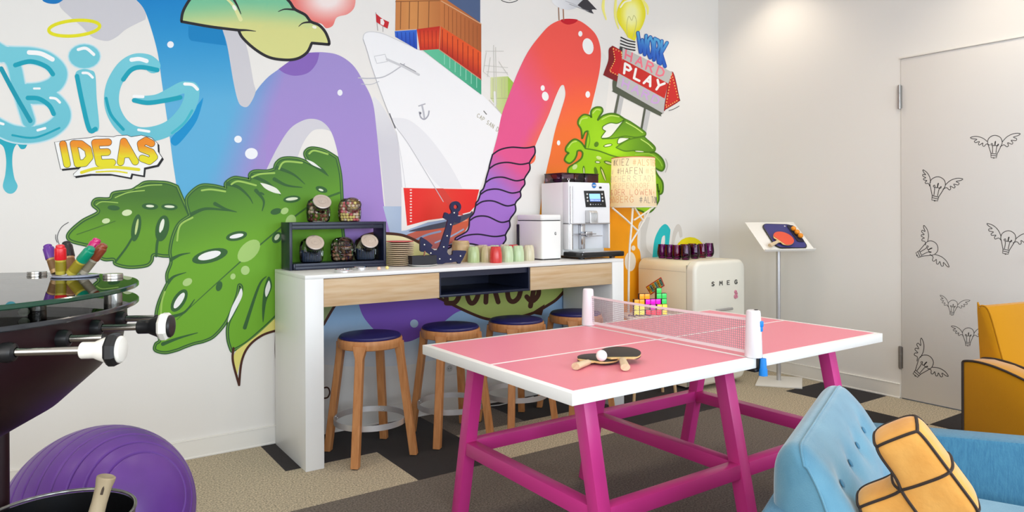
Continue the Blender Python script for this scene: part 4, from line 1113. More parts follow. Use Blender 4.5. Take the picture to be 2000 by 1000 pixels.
# =========================================================== COFFEE MACHINE
ky = -.345
kx0, kx1 = at(1110.5, 440, 'y', ky).x, at(1191.5, 440, 'y', ky).x
KW = kx1-kx0; KD = .31
M_silver = mat('silver_panel', (242, 243, 246), .25, spec=.5)
M_chr = mat('machine_chrome', (210, 210, 214), .12, metal=1.)
km = thing('coffee_machine', 'white and chrome coffee machine with a black drip tray on the counter', 'coffee machine', (kx0, ky, Zc))
z0, z1, z2, z3 = .045, .062, .238, .530
bm = B(); box(bm, (0, .065, z0-.025), (KW, KD, z3), .004); obj('housing', bm, M_appl, km)
bm = B(); prism(bm, [(.0, .245), (.0, .51), (.006, z3-.001), (.064, z3-.001), (.064, .245)], 0, KW, .004, 'yz'); obj('upper_front', bm, M_silver, km)
bm = B(); box(bm, (.055, .0625, z1), (KW-.004, .066, z2), 0); obj('niche_panel', bm, M_silver, km)
for xa, xb in ((.0, .014), (KW-.012, KW)):
    bm = B(); box(bm, (xa, .0, z1), (xb, .064, .245), .003); obj('niche_wall', bm, M_silver, km)
bm = B(); cyl(bm, (.034, .022, z1), (.034, .022, z2), .019, seg=24); cyl(bm, (.022, -.002, z2+.008), (.022, -.002, z3-.03), .011, seg=20); obj('chrome_column', bm, M_chr, km)
bm = B(); box(bm, (0, -.003, .238), (KW, .062, .2445), .001); obj('trim_line', bm, M_chr, km)
# display panel, slightly sheared like the original
def KX(px, py): 
    q = at(px, py, 'y', ky); return (q.x-kx0, q.z-Zc)
pan = [KX(*q) for q in ((1140,372.5),(1179,372.5),(1183.5,404.5),(1144,404.5))]
bm = B(); prism(bm, pan, -.004, -.0001, .001, 'xz'); dp = obj('control_panel', bm, M_blackp, km)
scr = [KX(*q) for q in ((1149.7,378.5),(1171,378.5),(1172.4,393.5),(1151.8,393.5))]
bm = B(); prism(bm, scr, -.0046, -.0041, 0, 'xz'); obj('screen', bm, mat('screen_blue', (150, 205, 246), .3, emit=.55), dp, label='lit blue screen')
scr2 = [KX(*q) for q in ((1150.9,388.5),(1172,388.5),(1172.4,393.5),(1151.8,393.5))]
bm = B(); prism(bm, scr2, -.0049, -.0047, 0, 'xz'); obj('screen_band', bm, mat('screen_band_blue', (110, 140, 215), .3, emit=.5), dp)
bm = B()
for q in ((1153.5,391),(1156,391),(1159,391.2),(1163,391.3),(1166,391.6),(1169.5,391.4)):
    x, z = KX(*q); box(bm, (x-.003, -.0052, z-.002), (x+.003, -.0050, z+.002))
obj('screen_icon', bm, mat('screen_white', (240, 244, 250), .3, emit=.8), dp)
for q in ((1145.8,379.3),(1146.2,386),(1146.8,392.5),(1174.9,379.3),(1175.5,386),(1176.2,392.5)):
    x, z = KX(*q); bm = B(); cyl(bm, (x, -.0065, z), (x, -.0041, z), .0066, seg=16); torus(bm, (x, -.0065, z), .005, .0014, (0, 1, 0), 16, 6); obj('button', bm, mat('button_grey', (226, 226, 224), .4), dp)
bm = B()
for k, r in enumerate((.0055, .003, .003, .003, .0026)):
    x, z = KX(1152.5+k*5, 399.2); cyl(bm, (x, -.0055, z), (x, -.0041, z), r, seg=14)
obj('indicator', bm, mat('indicator_white', (220, 220, 220), .4), dp)
x, z = KX(1160, 362); bm = B(); cyl(bm, (x, -.003, z), (x, -.0001, z), .0195, seg=28); lg = obj('badge', bm, mat('badge_blue', (28, 120, 200), .4), km, label='round blue badge')
flat_text('badge_lettering', 'CARIMALI', .030, .0095, .0006, .0016, mat('badge_white', (244, 244, 244), .4), lg, Matrix.Translation((x-.015, -.0032, z-.005)), gap=.3)
x, z = KX(1172.3, 366.3); bm = B(); prism(bm, rrect(.025, .014, .006, 4, x, z), -.003, -.0001, .001, 'xz'); obj('sensor_window', bm, M_blackp, km)
# spout
bm = B(); prism(bm, [(-.055, .246), (-.052, .318), (-.042, .331), (.0, .334), (.0, .246)], .150, .222, .004, 'yz')
for k in range(6): box(bm, (.158+k*.010, -.0565, .254), (.163+k*.010, -.05, .316), .001)
obj('spout_cover', bm, mat('spout_silver', (206, 206, 206), .3, metal=.7), km)
bm = B(); cyl(bm, (.240, -.008, .292), (.240, .0, .292), .014, seg=18); box(bm, (.236, -.016, .272), (.243, -.008, .299), .001); obj('key_lock', bm, M_blackp, km)
bm = B(); cyl(bm, (.150, .048, z1), (.150, .048, .245), .005, seg=12); obj('rail_rod', bm, M_blackp, km)
bm = B(); box(bm, (.140, .03, z1), (.176, .060, .245), .004); box(bm, (.095, -.02, .165), (.235, .035, .172), .002); box(bm, (.13, -.055, .152), (.262, .02, .158), .002); box(bm, (.14, -.02, .158), (.2, .04, .185), .003); obj('cup_rest', bm, M_chr, km)
# drip tray reaching forward
bm = B(); prism(bm, rrect(KW+.012, .205, .014, 5, KW/2+.008, -.035), .012, .047, .007, 'xy'); obj('drip_tray', bm, mat('gloss_black', (20, 20, 22), .15), km)
bm = B(); prism(bm, rrect(KW-.03, .16, .01, 4, KW/2+.012, -.04), .0472, .0505, 0, 'xy'); obj('drip_grid', bm, M_chr, km)
bm = B()
for x in (.05, KW-.05):
    for y in (-.075, .25): cyl(bm, (x, y, 0), (x, y, .022), .02, seg=18)
obj('foot', bm, M_blackp, km)
# bean hoppers: smoked glass boxes on top
M_smoke = glass_mat('smoked_plastic', (176, 152, 170), ior=1.45, add=.01)
M_beans = mat('coffee_beans', (58, 36, 28), .5, noise=.4, nscale=90)
hx0, hx1, hy0, hy1 = .005, KW-.035, .075, .285
bm = B()
xs = [hx0, hx0+(hx1-hx0)*.33, hx0+(hx1-hx0)*.60, hx1]
for a, b_ in zip(xs, xs[1:]): prism(bm, rrect(b_-a-.004, hy1-hy0, .01, 3, (a+b_)/2, (hy0+hy1)/2), z3, z3+.062, .002, 'xy')
hp = obj('bean_hopper', bm, M_smoke, km, label='smoked see-through bean hoppers')
bm = B(); prism(bm, rrect(hx1-hx0+.004, hy1-hy0+.004, .01, 3, (hx0+hx1)/2, (hy0+hy1)/2), z3+.0625, z3+.068, .001, 'xy'); obj('hopper_lid', bm, M_smoke, hp)
bm = B(); prism(bm, rrect(.10, .14, .01, 3, hx0+.065, .17), z3+.002, z3+.03, .006, 'xy'); prism(bm, rrect(.07, .14, .01, 3, hx0+.16, .17), z3+.002, z3+.026, .006, 'xy'); obj('coffee_bean_fill', bm, M_beans, hp)
bm = B(); torus(bm, (.012, .012, z3+.018), .008, .0018, (0, 1, 0), 18, 6); cyl(bm, (.012, .012, z3-.002), (.012, .012, z3+.01), .005, seg=10); obj('hopper_key', bm, M_chr, km)
# =========================================================== TABLE TENNIS TABLE
TX, TY, TR, TL, TW, TH, TT = -2.76849, -1.92653, .00542, 1.83536, .98376, .76, .0394
M_edge = mat('table_white', (242, 241, 238), .4, spec=.4)
M_pink = mat('table_pink', (236, 136, 154), .38, spec=.4)
M_mag = mat('magenta_lacquer', (206, 56, 138), .32, spec=.45)
tab = thing('table_tennis_table', 'pink table tennis table with white edges and magenta legs', 'table tennis table', (TX, TY, 0), TR)
l, w = TL/2, TW/2
bm = B(); box(bm, (-l, -w, TH-TT), (l, w, TH-.0006), .0012); obj('tabletop', bm, M_edge, tab)
bm = B(); bd, cw = .026, .0085
for x0, x1 in ((-l+bd, -.037), (-.016, l-bd)):
    for y0, y1 in ((-w+bd, -cw), (cw, w-bd)): box(bm, (x0, y0, TH-.002), (x1, y1, TH))
obj('playing_surface', bm, M_pink, tab, smooth=0, label='pink playing fields')
# trestle legs: three A-shaped pairs joined by low rails
OX, LX, S = -.017, .725, .054
def ly(z, sgn): return sgn*(.4425+(.34-z)*.21-S/2)
for k in (-1, 0, 1):
    x = OX+k*LX
    for sgn in (-1, 1):
        bm = B(); bar(bm, (x, ly(0, sgn), 0), (x, ly(.722, sgn), .722), S, S, up=(0, -1, 0), bev=.0015)
        bmesh.ops.bisect_plane(bm, geom=bm.verts[:]+bm.edges[:]+bm.faces[:], plane_co=(0,0,.001), plane_no=(0,0,-1), clear_outer=True)
        obj('leg', bm, M_mag, tab)
zr = .318
for k in (-1, 0, 1):
    bm = B(); box(bm, (OX+k*LX-S/2+.002, ly(zr, -1)+S/2, zr-S/2), (OX+k*LX+S/2-.002, ly(zr, 1)-S/2, zr+S/2), .001); obj('cross_rail', bm, M_mag, tab)
for sgn in (-1, 1):
    for k in (-1, 0):
        bm = B(); box(bm, (OX+k*LX+S/2, ly(zr, sgn)-S/2+.002, zr-S/2), (OX+(k+1)*LX-S/2, ly(zr, sgn)+S/2-.002, zr+S/2), .001); obj('long_rail', bm, M_mag, tab)
# net
M_net = mat('net_cord', (178, 160, 168), .7)
M_tape = mat('net_tape', (236, 222, 224), .6)
M_post = mat('post_white', (238, 234, 238), .35, spec=.5)
M_blue = mat('clamp_blue', (24, 136, 226), .35, spec=.5)
net = thing('table_tennis_net', 'white table tennis net stretched across the pink table between two clamp posts', 'net', (TX-.008, TY, TH), TR)
nt_, nb_ = .143, .022
def sag(y): return -.006*(1-(y/w)**2)
bm = B(); ys = [-w+.03+i*(2*w-.06)/98 for i in range(99)]
for y in ys: box(bm, (-.0006, y-.0008, nb_), (.0006, y+.0008, nt_+sag(y)))
nh = 13
for j in range(nh):
    z = nb_+(nt_-nb_)*j/nh
    for a, b_ in zip(ys[::7], ys[7::7]): bar(bm, (0, a, z+sag(a)*j/nh), (0, b_, z+sag(b_)*j/nh), .0012, .0016)
obj('net_mesh', bm, M_net, net, smooth=0)
bm = B(); q = [-w+i*2*w/16 for i in range(17)]
for a, b_ in zip(q, q[1:]): bar(bm, (0, a, nt_+sag(a)), (0, b_, nt_+sag(b_)), .003, .010)
obj('top_tape', bm, M_tape, net, smooth=0)
bm = B(); box(bm, (-.0012, -w, nb_-.012), (.0012, w, nb_)); obj('bottom_tape', bm, M_tape, net, smooth=0)
for sgn in (-1, 1):
    yb = sgn*(w-.014)
    bm = B(); n = 20; rings = []
    for z, s in ((.001, 1.), (.004, 1.03), (.10, .93), (.168, .84), (.177, .78), (.180, .62)):
        rings.append([bm.verts.new((.030*s*cos(2*pi*i/n), yb+.030*s*sin(2*pi*i/n)*1.1, z)) for i in range(n)])
    for A, C in zip(rings, rings[1:]):
        for i in range(n): bm.faces.new((A[i], A[(i+1)%n], C[(i+1)%n], C[i]))
    bm.faces.new(rings[0][::-1]); bm.faces.new(rings[-1])
    po = obj('post', bm, M_post, net)
    bm = B(); box(bm, (.0245, yb-.004, .02), (.0305, yb+.004, .16)) if sgn > 0 else box(bm, (-.002, yb-.014, .1805), (.012, yb-.004, .1822)); obj('slot', bm, M_blackp, po)
    bm = B(); box(bm, (.0, yb+sgn*.022, .118), (.018, yb+sgn*.034, .140), .003); box(bm, (.002, yb+sgn*.024, .10), (.016, yb+sgn*.032, .119), .002); obj('release_lever', bm, M_blue if sgn < 0 else M_post, po)
    bm = B(); box(bm, (-.004, w*sgn+sgn*.0006, -.048), (.022, w*sgn+sgn*.012, .012), .002); box(bm, (-.02, w*sgn-sgn*.05, -.053), (.026, w*sgn+sgn*.008, -.0415), .002)
    obj('clamp', bm, M_blackp, po)
    bm = B(); yc = w*sgn+sgn*.020
    cyl(bm, (.012, yc, -.001), (.012, yc, -.040), .0115, .0135, 16); cyl(bm, (.012, yc, -.040), (.012, yc, -.066), .0155, .0165, 16); obj('clamp_screw', bm, M_blue if sgn < 0 else M_post, po)
# two bats crossed, a ball on them
M_rub = mat('black_rubber', (48, 44, 42), .55, spec=.35)
M_redrub = mat('red_rubber', (226, 88, 62), .55, spec=.35)
M_ply = mat('blade_plywood', (222, 190, 130), .5)
M_grip = mat('pale_grip', (224, 202, 168), .5, nscale=8, rgb2=(204, 178, 140), stretch=(1, 8, 8))
def make_bat(label, rub_top, rub_bot):
    """bat along +x: handle end at x = 0, blade beyond"""
    t = thing('table_tennis_bat', label, 'table tennis bat', (0, 0, 0))
    R = .076; c = .10+R*.98
    out = []
    for i in range(41):
        a = radians(-148+i*296/40); out.append((c+R*1.03*cos(a), R*sin(a)))
    out += [(.112, .018), (.098, .0125), (.098, -.0125), (.112, -.018)]
    bm = B(); prism(bm, out, -.003, .003, .0006, 'xy'); obj('blade', bm, M_ply, t)
    ro = [p for p in out[:41] if p[0] > .118]
    for s, m in ((1, rub_top), (-1, rub_bot)):
        bm = B(); prism(bm, ro, s*.0031, s*.0062, .0004, 'xy'); obj('rubber', bm, m, t)
    bm = B(); rings = []; n = 16
    for x, wy, wz in ((.0, .0165, .0122), (.003, .0175, .0130), (.03, .0150, .0118), (.07, .0135, .0110), (.096, .0125, .0098), (.108, .0095, .0050)):
        rings.append([bm.verts.new((x, wy*cos(2*pi*i/n), wz*sin(2*pi*i/n))) for i in range(n)])
    for A, C in zip(rings, rings[1:]):
        for i in range(n): bm.faces.new((A[i], A[(i+1)%n], C[(i+1)%n], C[i]))
    bm.faces.new(rings[0][::-1]); bm.faces.new(rings[-1]); obj('handle', bm, M_grip, t)
    return t
def place_bat(t, end, tip, roll=0.):
    end, tip = Vector(end), Vector(tip); d = (tip-end).normalized()
    up = Vector((0, 0, 1)); yv = up.cross(d).normalized(); zv = d.cross(yv)
    M = Matrix((d, yv, zv)).transposed().to_4x4() @ Matrix.Rotation(roll, 4, 'X')
    t.location = end; t.rotation_euler = M.to_euler()
b1 = make_bat('black rubber bat lying flat on the pink table with its handle to the left', M_rub, M_rub)
e1 = at(1124, 716, 'z', TH+.0135); c1 = at(1163, 701, 'z', TH+.0135)
place_bat(b1, (e1.x, e1.y, TH+.0142), (c1.x, c1.y, TH+.0108))
b2 = make_bat('black rubber bat propped on the other bat with its handle towards the camera', M_rub, M_rub)
e2 = at(1221.5, 718, 'z', TH+.0145); c2 = at(1213, 697, 'z', TH+.022)
place_bat(b2, (e2.x, e2.y, TH+.0150), (c2.x, c2.y, TH+.0262), radians(-1))
M_ball = mat('white_celluloid', (244, 242, 240), .35, spec=.4)
bc_ = at(1175, 694.5, 'z', TH+.0385)
bm = B(); sphere(bm, (0, 0, 0), .0200, 28, 18); tag(obj('table_tennis_ball', bm, M_ball, loc=(bc_.x, bc_.y, TH+.0385)), 'white ball resting on the black bats on the pink table', 'ball')

# =========================================================== FRIDGE
M_cream = mat('fridge_cream', (236, 226, 200), .3, spec=.5)
fx0, fx1, fyb, fyf, fh = -1.056, -.47, -.06, -.555, .955
fr = thing('fridge', 'cream retro fridge with rounded door in the corner', 'fridge', (fx0, fyf, 0))
FW, FD = fx1-fx0, fyb-fyf
bm = B()
prof = [(0, .022), (0, fh-.075)]+[(.075-.075*cos(a), fh-.075+.075*sin(a)) for a in [radians(k*15) for k in range(1, 7)]]
prof = prof+[(FW-x, z) for x, z in prof[::-1]]
prism(bm, prof, 0.004, FD, .003, 'xz'); bodyo = obj('fridge_body', bm, M_cream, fr)
bm = B(); box(bm, (-.0008, .006, fh-.0815), (.002, FD-.004, fh-.0795)); box(bm, (.004, -.004, .03), (FW-.004, .005, fh-.03)); obj('door_seal', bm, mat('seal_grey', (176, 170, 154), .6), fr)
# door: rounded slab, softly domed
bm = B(); q = B(); box(q, (.0, -.080, .03), (FW, -.004, fh))
bmesh.ops.bevel(q, geom=[e for e in q.edges if abs(e.verts[0].co.y-e.verts[1].co.y) > .01], offset=.075, segments=8, profile=.5, affect='EDGES')
fe = [e for e in q.edges if e.verts[0].co.y < -.07 and e.verts[1].co.y < -.07 and len(e.link_faces) == 2]
bmesh.ops.bevel(q, geom=fe, offset=.030, segments=6, profile=.5, affect='EDGES'); merge(bm, q)
fdoor = obj('door', bm, mat('fridge_door', (236, 232, 218), .28, spec=.5), fr)
def FDx(px, py): 
    q = at(px, py, 'y', fyf-.0815); return q.x-fx0, q.z
xs0, zs0 = FDx(1390, 558.5); xs1, zs1 = FDx(1439.5, 545)
M_let = mat('letter_chrome', (110, 108, 104), .3, metal=.8)
for k, ch in enumerate('SMEG'): flat_text('door_letter', ch, .028 if ch != 'M' else .032, .029, .003, .0055, M_let, fdoor, Matrix.Translation((xs0+(xs1-xs0-.028)*k/3, -.0815, zs0)), smooth=ch in 'SG')
xm, zm = FDx(1437, 575); bm = B()
for dx, dz, r in ((-.003, .020, .014), (.006, .006, .013), (-.004, -.016, .017), (.010, -.018, .012)): torus(bm, (xm+dx, -.0825, zm+dz), r*.62, r*.42, (0, 1, 0), 16, 8)
mg = obj('fridge_magnet', bm, mat('magnet_pink', (206, 130, 150), .4)); mg.location = (fx0, fyf, 0); tag(mg, 'pink magnet below the lettering on the fridge door', 'magnet')
xh, zh = FDx(1412, 604); bm = B(); cyl(bm, (xh-.085, -.1, zh), (xh+.085, -.1, zh), .010, seg=16); cyl(bm, (xh-.07, -.1, zh), (xh-.07, -.078, zh), .007); cyl(bm, (xh+.07, -.1, zh), (xh+.07, -.078, zh), .007); obj('door_handle', bm, M_chr, fdoor)
bm = B()
for x in (.05, FW-.05):
    for y in (.04, FD-.05): cyl(bm, (x, y, 0), (x, y, .025), .018, seg=14)
obj('foot', bm, M_blackp, fr)
# sweet shop sign stuck on the side of the fridge
SG = [at(px, py, 'x', fx0-.0016) for px, py in ((1261.4, 560.4), (1291, 541.2), (1298, 558), (1271, 576))]
sg = thing('magnet_sign', 'tilted red sign with yellow and teal letter tiles on the side of the fridge', 'sign', (fx0-.0016, 0, 0))
def SGp(u, v): 
    p = SG[0].lerp(SG[1], u).lerp(SG[3].lerp(SG[2], u), v); return (p.y, p.z)
bm = B(); prism(bm, [SGp(0,0), SGp(1,0), SGp(1,1), SGp(0,1)], -.001, .001, 0, 'yz'); obj('sign_board', bm, mat('sign_red', (190, 40, 30), .5), sg)
for k, ch in enumerate('HARIBO'):
    u0, u1 = .035+k*.157, .035+k*.157+.145
    bm = B(); prism(bm, [SGp(u0,.1), SGp(u1,.1), SGp(u1,.9), SGp(u0,.9)], -.0016, -.0011, 0, 'yz'); tl_ = obj('letter_tile', bm, mat('tile', (232, 190, 40) if k % 2 == 0 else (90, 170, 164), .5), sg)
    bm = B()
    for st in GLYPH[ch]:
        q = [SGp(u0+.025+.095*p[0], .78-.56*p[1]) for p in st]
        for a, b_ in zip(q, q[1:]): bar(bm, (-.0019, a[0], a[1]), (-.0019, b_[0], b_[1]), .0052, .0004, up=(1, 0, 0))
    obj('letter', bm, M_ink, tl_)
# violet tumblers on the fridge
M_vio2 = glass_mat('violet_tumbler_glass', (206, 104, 200), ior=1.5)
GL = [(1293.5, -.185), (1307.5, -.27), (1322, -.353), (1339, -.435), (1357, -.385), (1371.5, -.335), (1385, -.285), (1337, -.30), (1352, -.262)]
GLL = ['violet tumbler at the left end of the group on the fridge', 'violet tumbler second from the left on the fridge', 'violet tumbler just left of the front one on the fridge', 'violet tumbler at the front point of the group on the fridge', 'violet tumbler just right of the front one on the fridge', 'violet tumbler second from the right on the fridge', 'violet tumbler at the right end of the group on the fridge', 'violet tumbler in the back row on the fridge, left of the middle', 'violet tumbler in the back row on the fridge, right of the middle']
g0 = None
for (px, y), lab in zip(GL, GLL):
    x = at(px, 500, 'y', y).x
    if g0 is None:
        bm = B(); lathe(bm, [(0,.0),(.024,.0),(.028,.003),(.0375,.022),(.0400,.038),(.0390,.062),(.034,.098),(.0325,.110),(.0305,.110),(.0320,.098),(.037,.062),(.038,.040),(.036,.026),(.024,.012),(0,.010)], 32)
        g0 = tag(obj('violet_tumbler', bm, M_vio2, loc=(x, y, fh+.0005), smooth=60), lab, 'glass', 'violet glasses on the fridge')
    else:
        o = g0.copy(); COL.objects.link(o); o.location = (x, y, fh+.0005); o['label'] = lab

# =========================================================== FLOOR LAMP
lx, ly_ = at(1237, 400, 'y', -.22).x, -.22
lamp = thing('floor_lamp', 'white twig floor lamp with a handwritten cream shade right of the counter', 'floor lamp', (lx, ly_, 0))
M_lampw = mat('lamp_white', (240, 238, 232), .4)
bm = B(); lathe(bm, [(0,0),(.14,0),(.14,.010),(.13,.014),(0,.016)], 40); obj('base', bm, M_lampw, lamp)
def LP(px, py): 
    q = at(px, py, 'y', ly_); return (q.x-lx, 0, q.z)
bm = B(); pb = LP(1227, 640); tube(bm, [(pb[0]-.005, 0, .012), pb, LP(1228, 520), LP(1230, 480), LP(1236, 406)], .0085, 10); obj('pole', bm, M_lampw, lamp)
for a in ([LP(1231, 476), LP(1247, 450), LP(1270, 408)], [LP(1196, 406), LP(1222, 428), LP(1247, 452)], [LP(1240, 406), LP(1250, 422), LP(1258, 433)], [LP(1238, 430), LP(1254, 420), LP(1276, 405)]):
    bm = B(); tube(bm, a, .0072, 8); obj('twig', bm, M_lampw, lamp)
sb, stt = LP(1237, 404.5), LP(1237, 309.5)
fl_ = (Vector((lx, ly_, 1.5))-CAM).dot(AX_F)
rb, rt = 45.5/F_PX*fl_*.985, 42.5/F_PX*fl_*.985
shm = bpy.data.materials.new('parchment_shade'); shm.use_nodes = True
nt = shm.node_tree; pbs = nt.nodes['Principled BSDF']; pbs.inputs['Base Color'].default_value = lin((244, 234, 208))+(1,); pbs.inputs['Roughness'].default_value = .8
tlb = nt.nodes.new('ShaderNodeBsdfTranslucent'); tlb.inputs['Color'].default_value = lin((250, 236, 206))+(1,)
mx = nt.nodes.new('ShaderNodeMixShader'); mx.inputs[0].default_value = .4
nt.links.new(pbs.outputs[0], mx.inputs[1]); nt.links.new(tlb.outputs[0], mx.inputs[2]); nt.links.new(mx.outputs[0], nt.nodes['Material Output'].inputs['Surface'])
bm = B(); lathe(bm, [(rb, sb[2]), (rb*.5+rt*.5, (sb[2]+stt[2])/2), (rt, stt[2])], 64); shade = obj('lamp_shade', bm, shm, lamp)
bm = B(); torus(bm, (0,0,stt[2]), rt, .003, seg=64, k=6); obj('top_edge', bm, mat('shade_red_edge', (226, 110, 90), .6), shade)
bm = B(); torus(bm, (0,0,sb[2]), rb, .003, seg=64, k=6)
for k in range(3):
    a = 2*pi*k/3+.4; cyl(bm, (0, 0, sb[2]), (rb*cos(a), rb*sin(a), sb[2]), .003, seg=6)
obj('shade_ring', bm, M_lampw, shade)
toc = atan2(CAM.y-ly_, CAM.x-lx)
def shade_text(s, px0, px1, py0, py1, rgb, w=.0030, gap=.42):
    zt, zb = LP(1237, py0)[2], LP(1237, py1)[2]; bm = B()
    def ang(px):
        k = (px-1237)/46.; k = max(-.985, min(.985, k)); return toc+math.asin(k)
    a0, a1 = px0, px1
    for st in text_strokes(s, gap):
        pts = []
        for (u0, v0), (u1, v1) in zip(st, st[1:]):
            for k in range(4): pts.append((u0+(u1-u0)*k/4, v0+(v1-v0)*k/4))
        pts.append(st[-1]); Q = []
        for u, v in pts:
            z = zb+(zt-zb)*v; f = (z-sb[2])/(stt[2]-sb[2]); r = rb+(rt-rb)*f+.0012; a = ang0(a0, a1, u)
            Q.append(Vector((r*cos(a), r*sin(a), z)))
        tube(bm, Q, w*.5, 4, caps=False)
    o = obj('handwriting', bm, mat('felt_pen', rgb, .7), shade, smooth=0); return o
def ang0(a0, a1, u):
    return toc+radians(a0+(a1-a0)*u)
def DEG(px): return math.degrees(math.asin(max(-1, min(1, (px-1237)/44.))))
shade_text('#KIEZ', -62, DEG(1229), 313, 325.5, (96, 90, 80)); shade_text('#ALSTER', DEG(1236), 82, 314, 326, (222, 178, 110))
shade_text('#HAFEN', DEG(1206), DEG(1255), 330, 342, (120, 116, 106)); shade_text('#', -75, -60, 331, 342, (200, 200, 180)); shade_text('#ST', DEG(1260), 80, 331, 342, (214, 206, 170))
shade_text('#SPEICHERSTADT', -118, DEG(1276), 345, 356, (184, 182, 166)); shade_text('#EPPENDORF', -60, DEG(1268), 359, 369, (216, 198, 160))
shade_text('#WEG DER LoWEN', -112, DEG(1271), 371, 382, (214, 130, 100)); shade_text('+', DEG(1273), 66, 372, 382, (238, 196, 140))
shade_text('#STERNBERG', -118, DEG(1237), 384, 396, (228, 160, 96)); shade_text('#ALTONA', DEG(1248), 92, 385, 397, (110, 112, 116))
bm = B(); sphere(bm, (0, 0, (sb[2]+stt[2])/2), .03, 16, 10); obj('lamp_bulb', bm, mat('bulb_glow', (255, 226, 170), .4, emit=2.), lamp)
pl = bpy.data.lights.new('lamp_glow', 'POINT'); pl.energy = 1.5; pl.color = (1, .80, .55); pl.shadow_soft_size = .035
plo = bpy.data.objects.new('lamp_glow', pl); COL.objects.link(plo); plo.location = (lx, ly_, (sb[2]+stt[2])/2+.05)

# =========================================================== SIDE TABLE WITH BLOCK LAMPS
M_leg = mat('pale_beech', (214, 178, 132), .5)
th_ = math.radians(-25)
zt = .588
o0 = at(1239, 617, 'z', zt); nrm = Vector((sin(th_), -cos(th_), 0)); ux = Vector((cos(th_), sin(th_), 0))
cs = .0385
tc = o0+ux*(3*cs)-nrm*.03
sd = thing('side_table', 'small white side table with pale wooden legs behind the table tennis table', 'side table', (tc.x, tc.y, 0), th_)
bm = B(); prism(bm, rrect(.36, .30, .05, 6), zt-.018, zt, .003, 'xy'); obj('table_top', bm, M_white, sd)
for sx in (-1, 1):
    for sy in (-1, 1):
        bm = B(); cyl(bm, (sx*.11, sy*.085, zt-.018), (sx*.155, sy*.125, 0), .013, .0105, 14); obj('leg', bm, M_leg, sd)
EM = {'yellow': (240,228,90), 'orange': (250,150,30), 'magenta': (222,20,190), 'red': (226,24,60), 'green': (60,190,90), 'gold': (244,208,60)}
M_em = {k: mat('lit_'+k, c, .3, emit=.75) for k, c in EM.items()}
M_capw = mat('block_frame', (70, 56, 50), .5)
PIECES = [('yellow', [(0,0),(1,0),(0,1),(1,1)], 'glowing yellow square block lamp at the bottom left of the stack'), ('red', [(2.25,0),(3.25,0),(4.25,0)], 'glowing red bar block lamp at the bottom of the stack'),
          ('gold', [(5.4,0),(5.4,1),(4.4,1)], 'glowing golden yellow block lamp at the bottom right of the stack'), ('orange', [(0,2),(1,2),(1,3),(2,3)], 'glowing orange stepped block lamp on top of the yellow one'),
          ('magenta', [(2.15,2),(3.15,2),(4.15,2),(3.15,1)], 'glowing magenta T shaped block lamp in the middle of the stack'), ('green', [(5.3,2),(5.3,3),(4.3,3),(4.3,4)], 'glowing green stepped block lamp at the top right of the stack')]
for nm, cells, lab in PIECES:
    t = thing('block_lamp', lab, 'block lamp', (o0.x, o0.y, zt), th_, group='glowing block lamps on the side table')
    bm = B(); q = B()
    for cx_, cz_ in cells:
        a = (cx_*cs, 0, cz_*cs+.0004)
        box(bm, (a[0]+.0012, a[1], a[2]+.0012), (a[0]+cs-.0012, a[1]+cs, a[2]+cs-.0012), .0035, 3)
        box(q, (a[0]+.0008, a[1]+.0016, a[2]+.0003), (a[0]+cs-.0008, a[1]+cs-.0016, a[2]+cs-.0003))
    obj('block_cell', bm, M_em[nm], t); obj('block_core', q, M_capw, t)
bm = B(); random.seed(4); pts = []
for k in range(26):
    f = k/25; pts.append((-.055+.16*f, -.03+.018*sin(f*19), .004+.005*abs(sin(f*13))))
tube(bm, spline([(p[0], p[1]) for p in pts], False, 1) and pts, .0038, 8)
cbl = obj('lamp_cable', bm, mat('dark_blue_cable', (34, 44, 96), .5), loc=(o0.x, o0.y, zt), rot=(0, 0, th_)); tag(cbl, 'dark blue cable lying in front of the yellow block lamp', 'cable')

# =========================================================== LECTERN
M_lec = mat('lectern_white', (236, 233, 226), .4)
M_leca = mat('lectern_tube', (198, 198, 200), .35, metal=.7)
Lc = Vector((-.272, -.785, 0))
lec = thing('lectern', 'white lectern on a pole in the corner by the right wall', 'lectern', Lc)
q = [at(x, y, 'z', .012)-Lc for x, y in ((1475, 751), (1567, 757), (1567, 737), (1484, 731.5))]
bm = B(); prism(bm, [(p.x, p.y) for p in q], 0, .012, .003, 'xy'); obj('base_plate', bm, M_lec, lec)
pz = at(1521, 742, 'z', .012)-Lc
bm = B(); cyl(bm, (pz.x, pz.y, .012), (pz.x, pz.y, 1.075), .0165, seg=20); obj('pole', bm, M_leca, lec)
eL = Vector((.928, -.372, 0)); bL = Vector((.372, .928, 0)); tl = radians(38)
tw_, td_ = .425, .335
A0 = at(1493, 489.5, 'z', 1.032)
tv = (bL*cos(tl)+Vector((0, 0, sin(tl)))).normalized(); tn = eL.cross(tv).normalized()
TM = Matrix((eL, tv, tn)).transposed().to_4x4(); TM.translation = A0-Lc
TMw = Matrix((eL, tv, tn)).transposed().to_4x4(); TMw.translation = A0
bm = B(); box(bm, (0, 0, -.006), (tw_, td_, 0), .001); box(bm, (0, -.006, -.006), (tw_, 0, .016), .001); bmesh.ops.transform(bm, matrix=TM, verts=bm.verts[:]); obj('desk', bm, M_lec, lec)
pole_top = TM.inverted() @ Vector((pz.x, pz.y, 1.075))
def on_desk(o, x, y, z, rz=0.):
    M = TMw @ Matrix.Translation((x, y, z)) @ Matrix.Rotation(rz, 4, 'Z'); o.matrix_world = M; o.location = M.to_translation(); o.rotation_euler = M.to_euler()
M_case = mat('navy_nylon', (58, 56, 122), .6, bump=.3, bscale=30)
case = thing('bat_case', 'open navy bat case with black piping lying on the lectern', 'bat case')
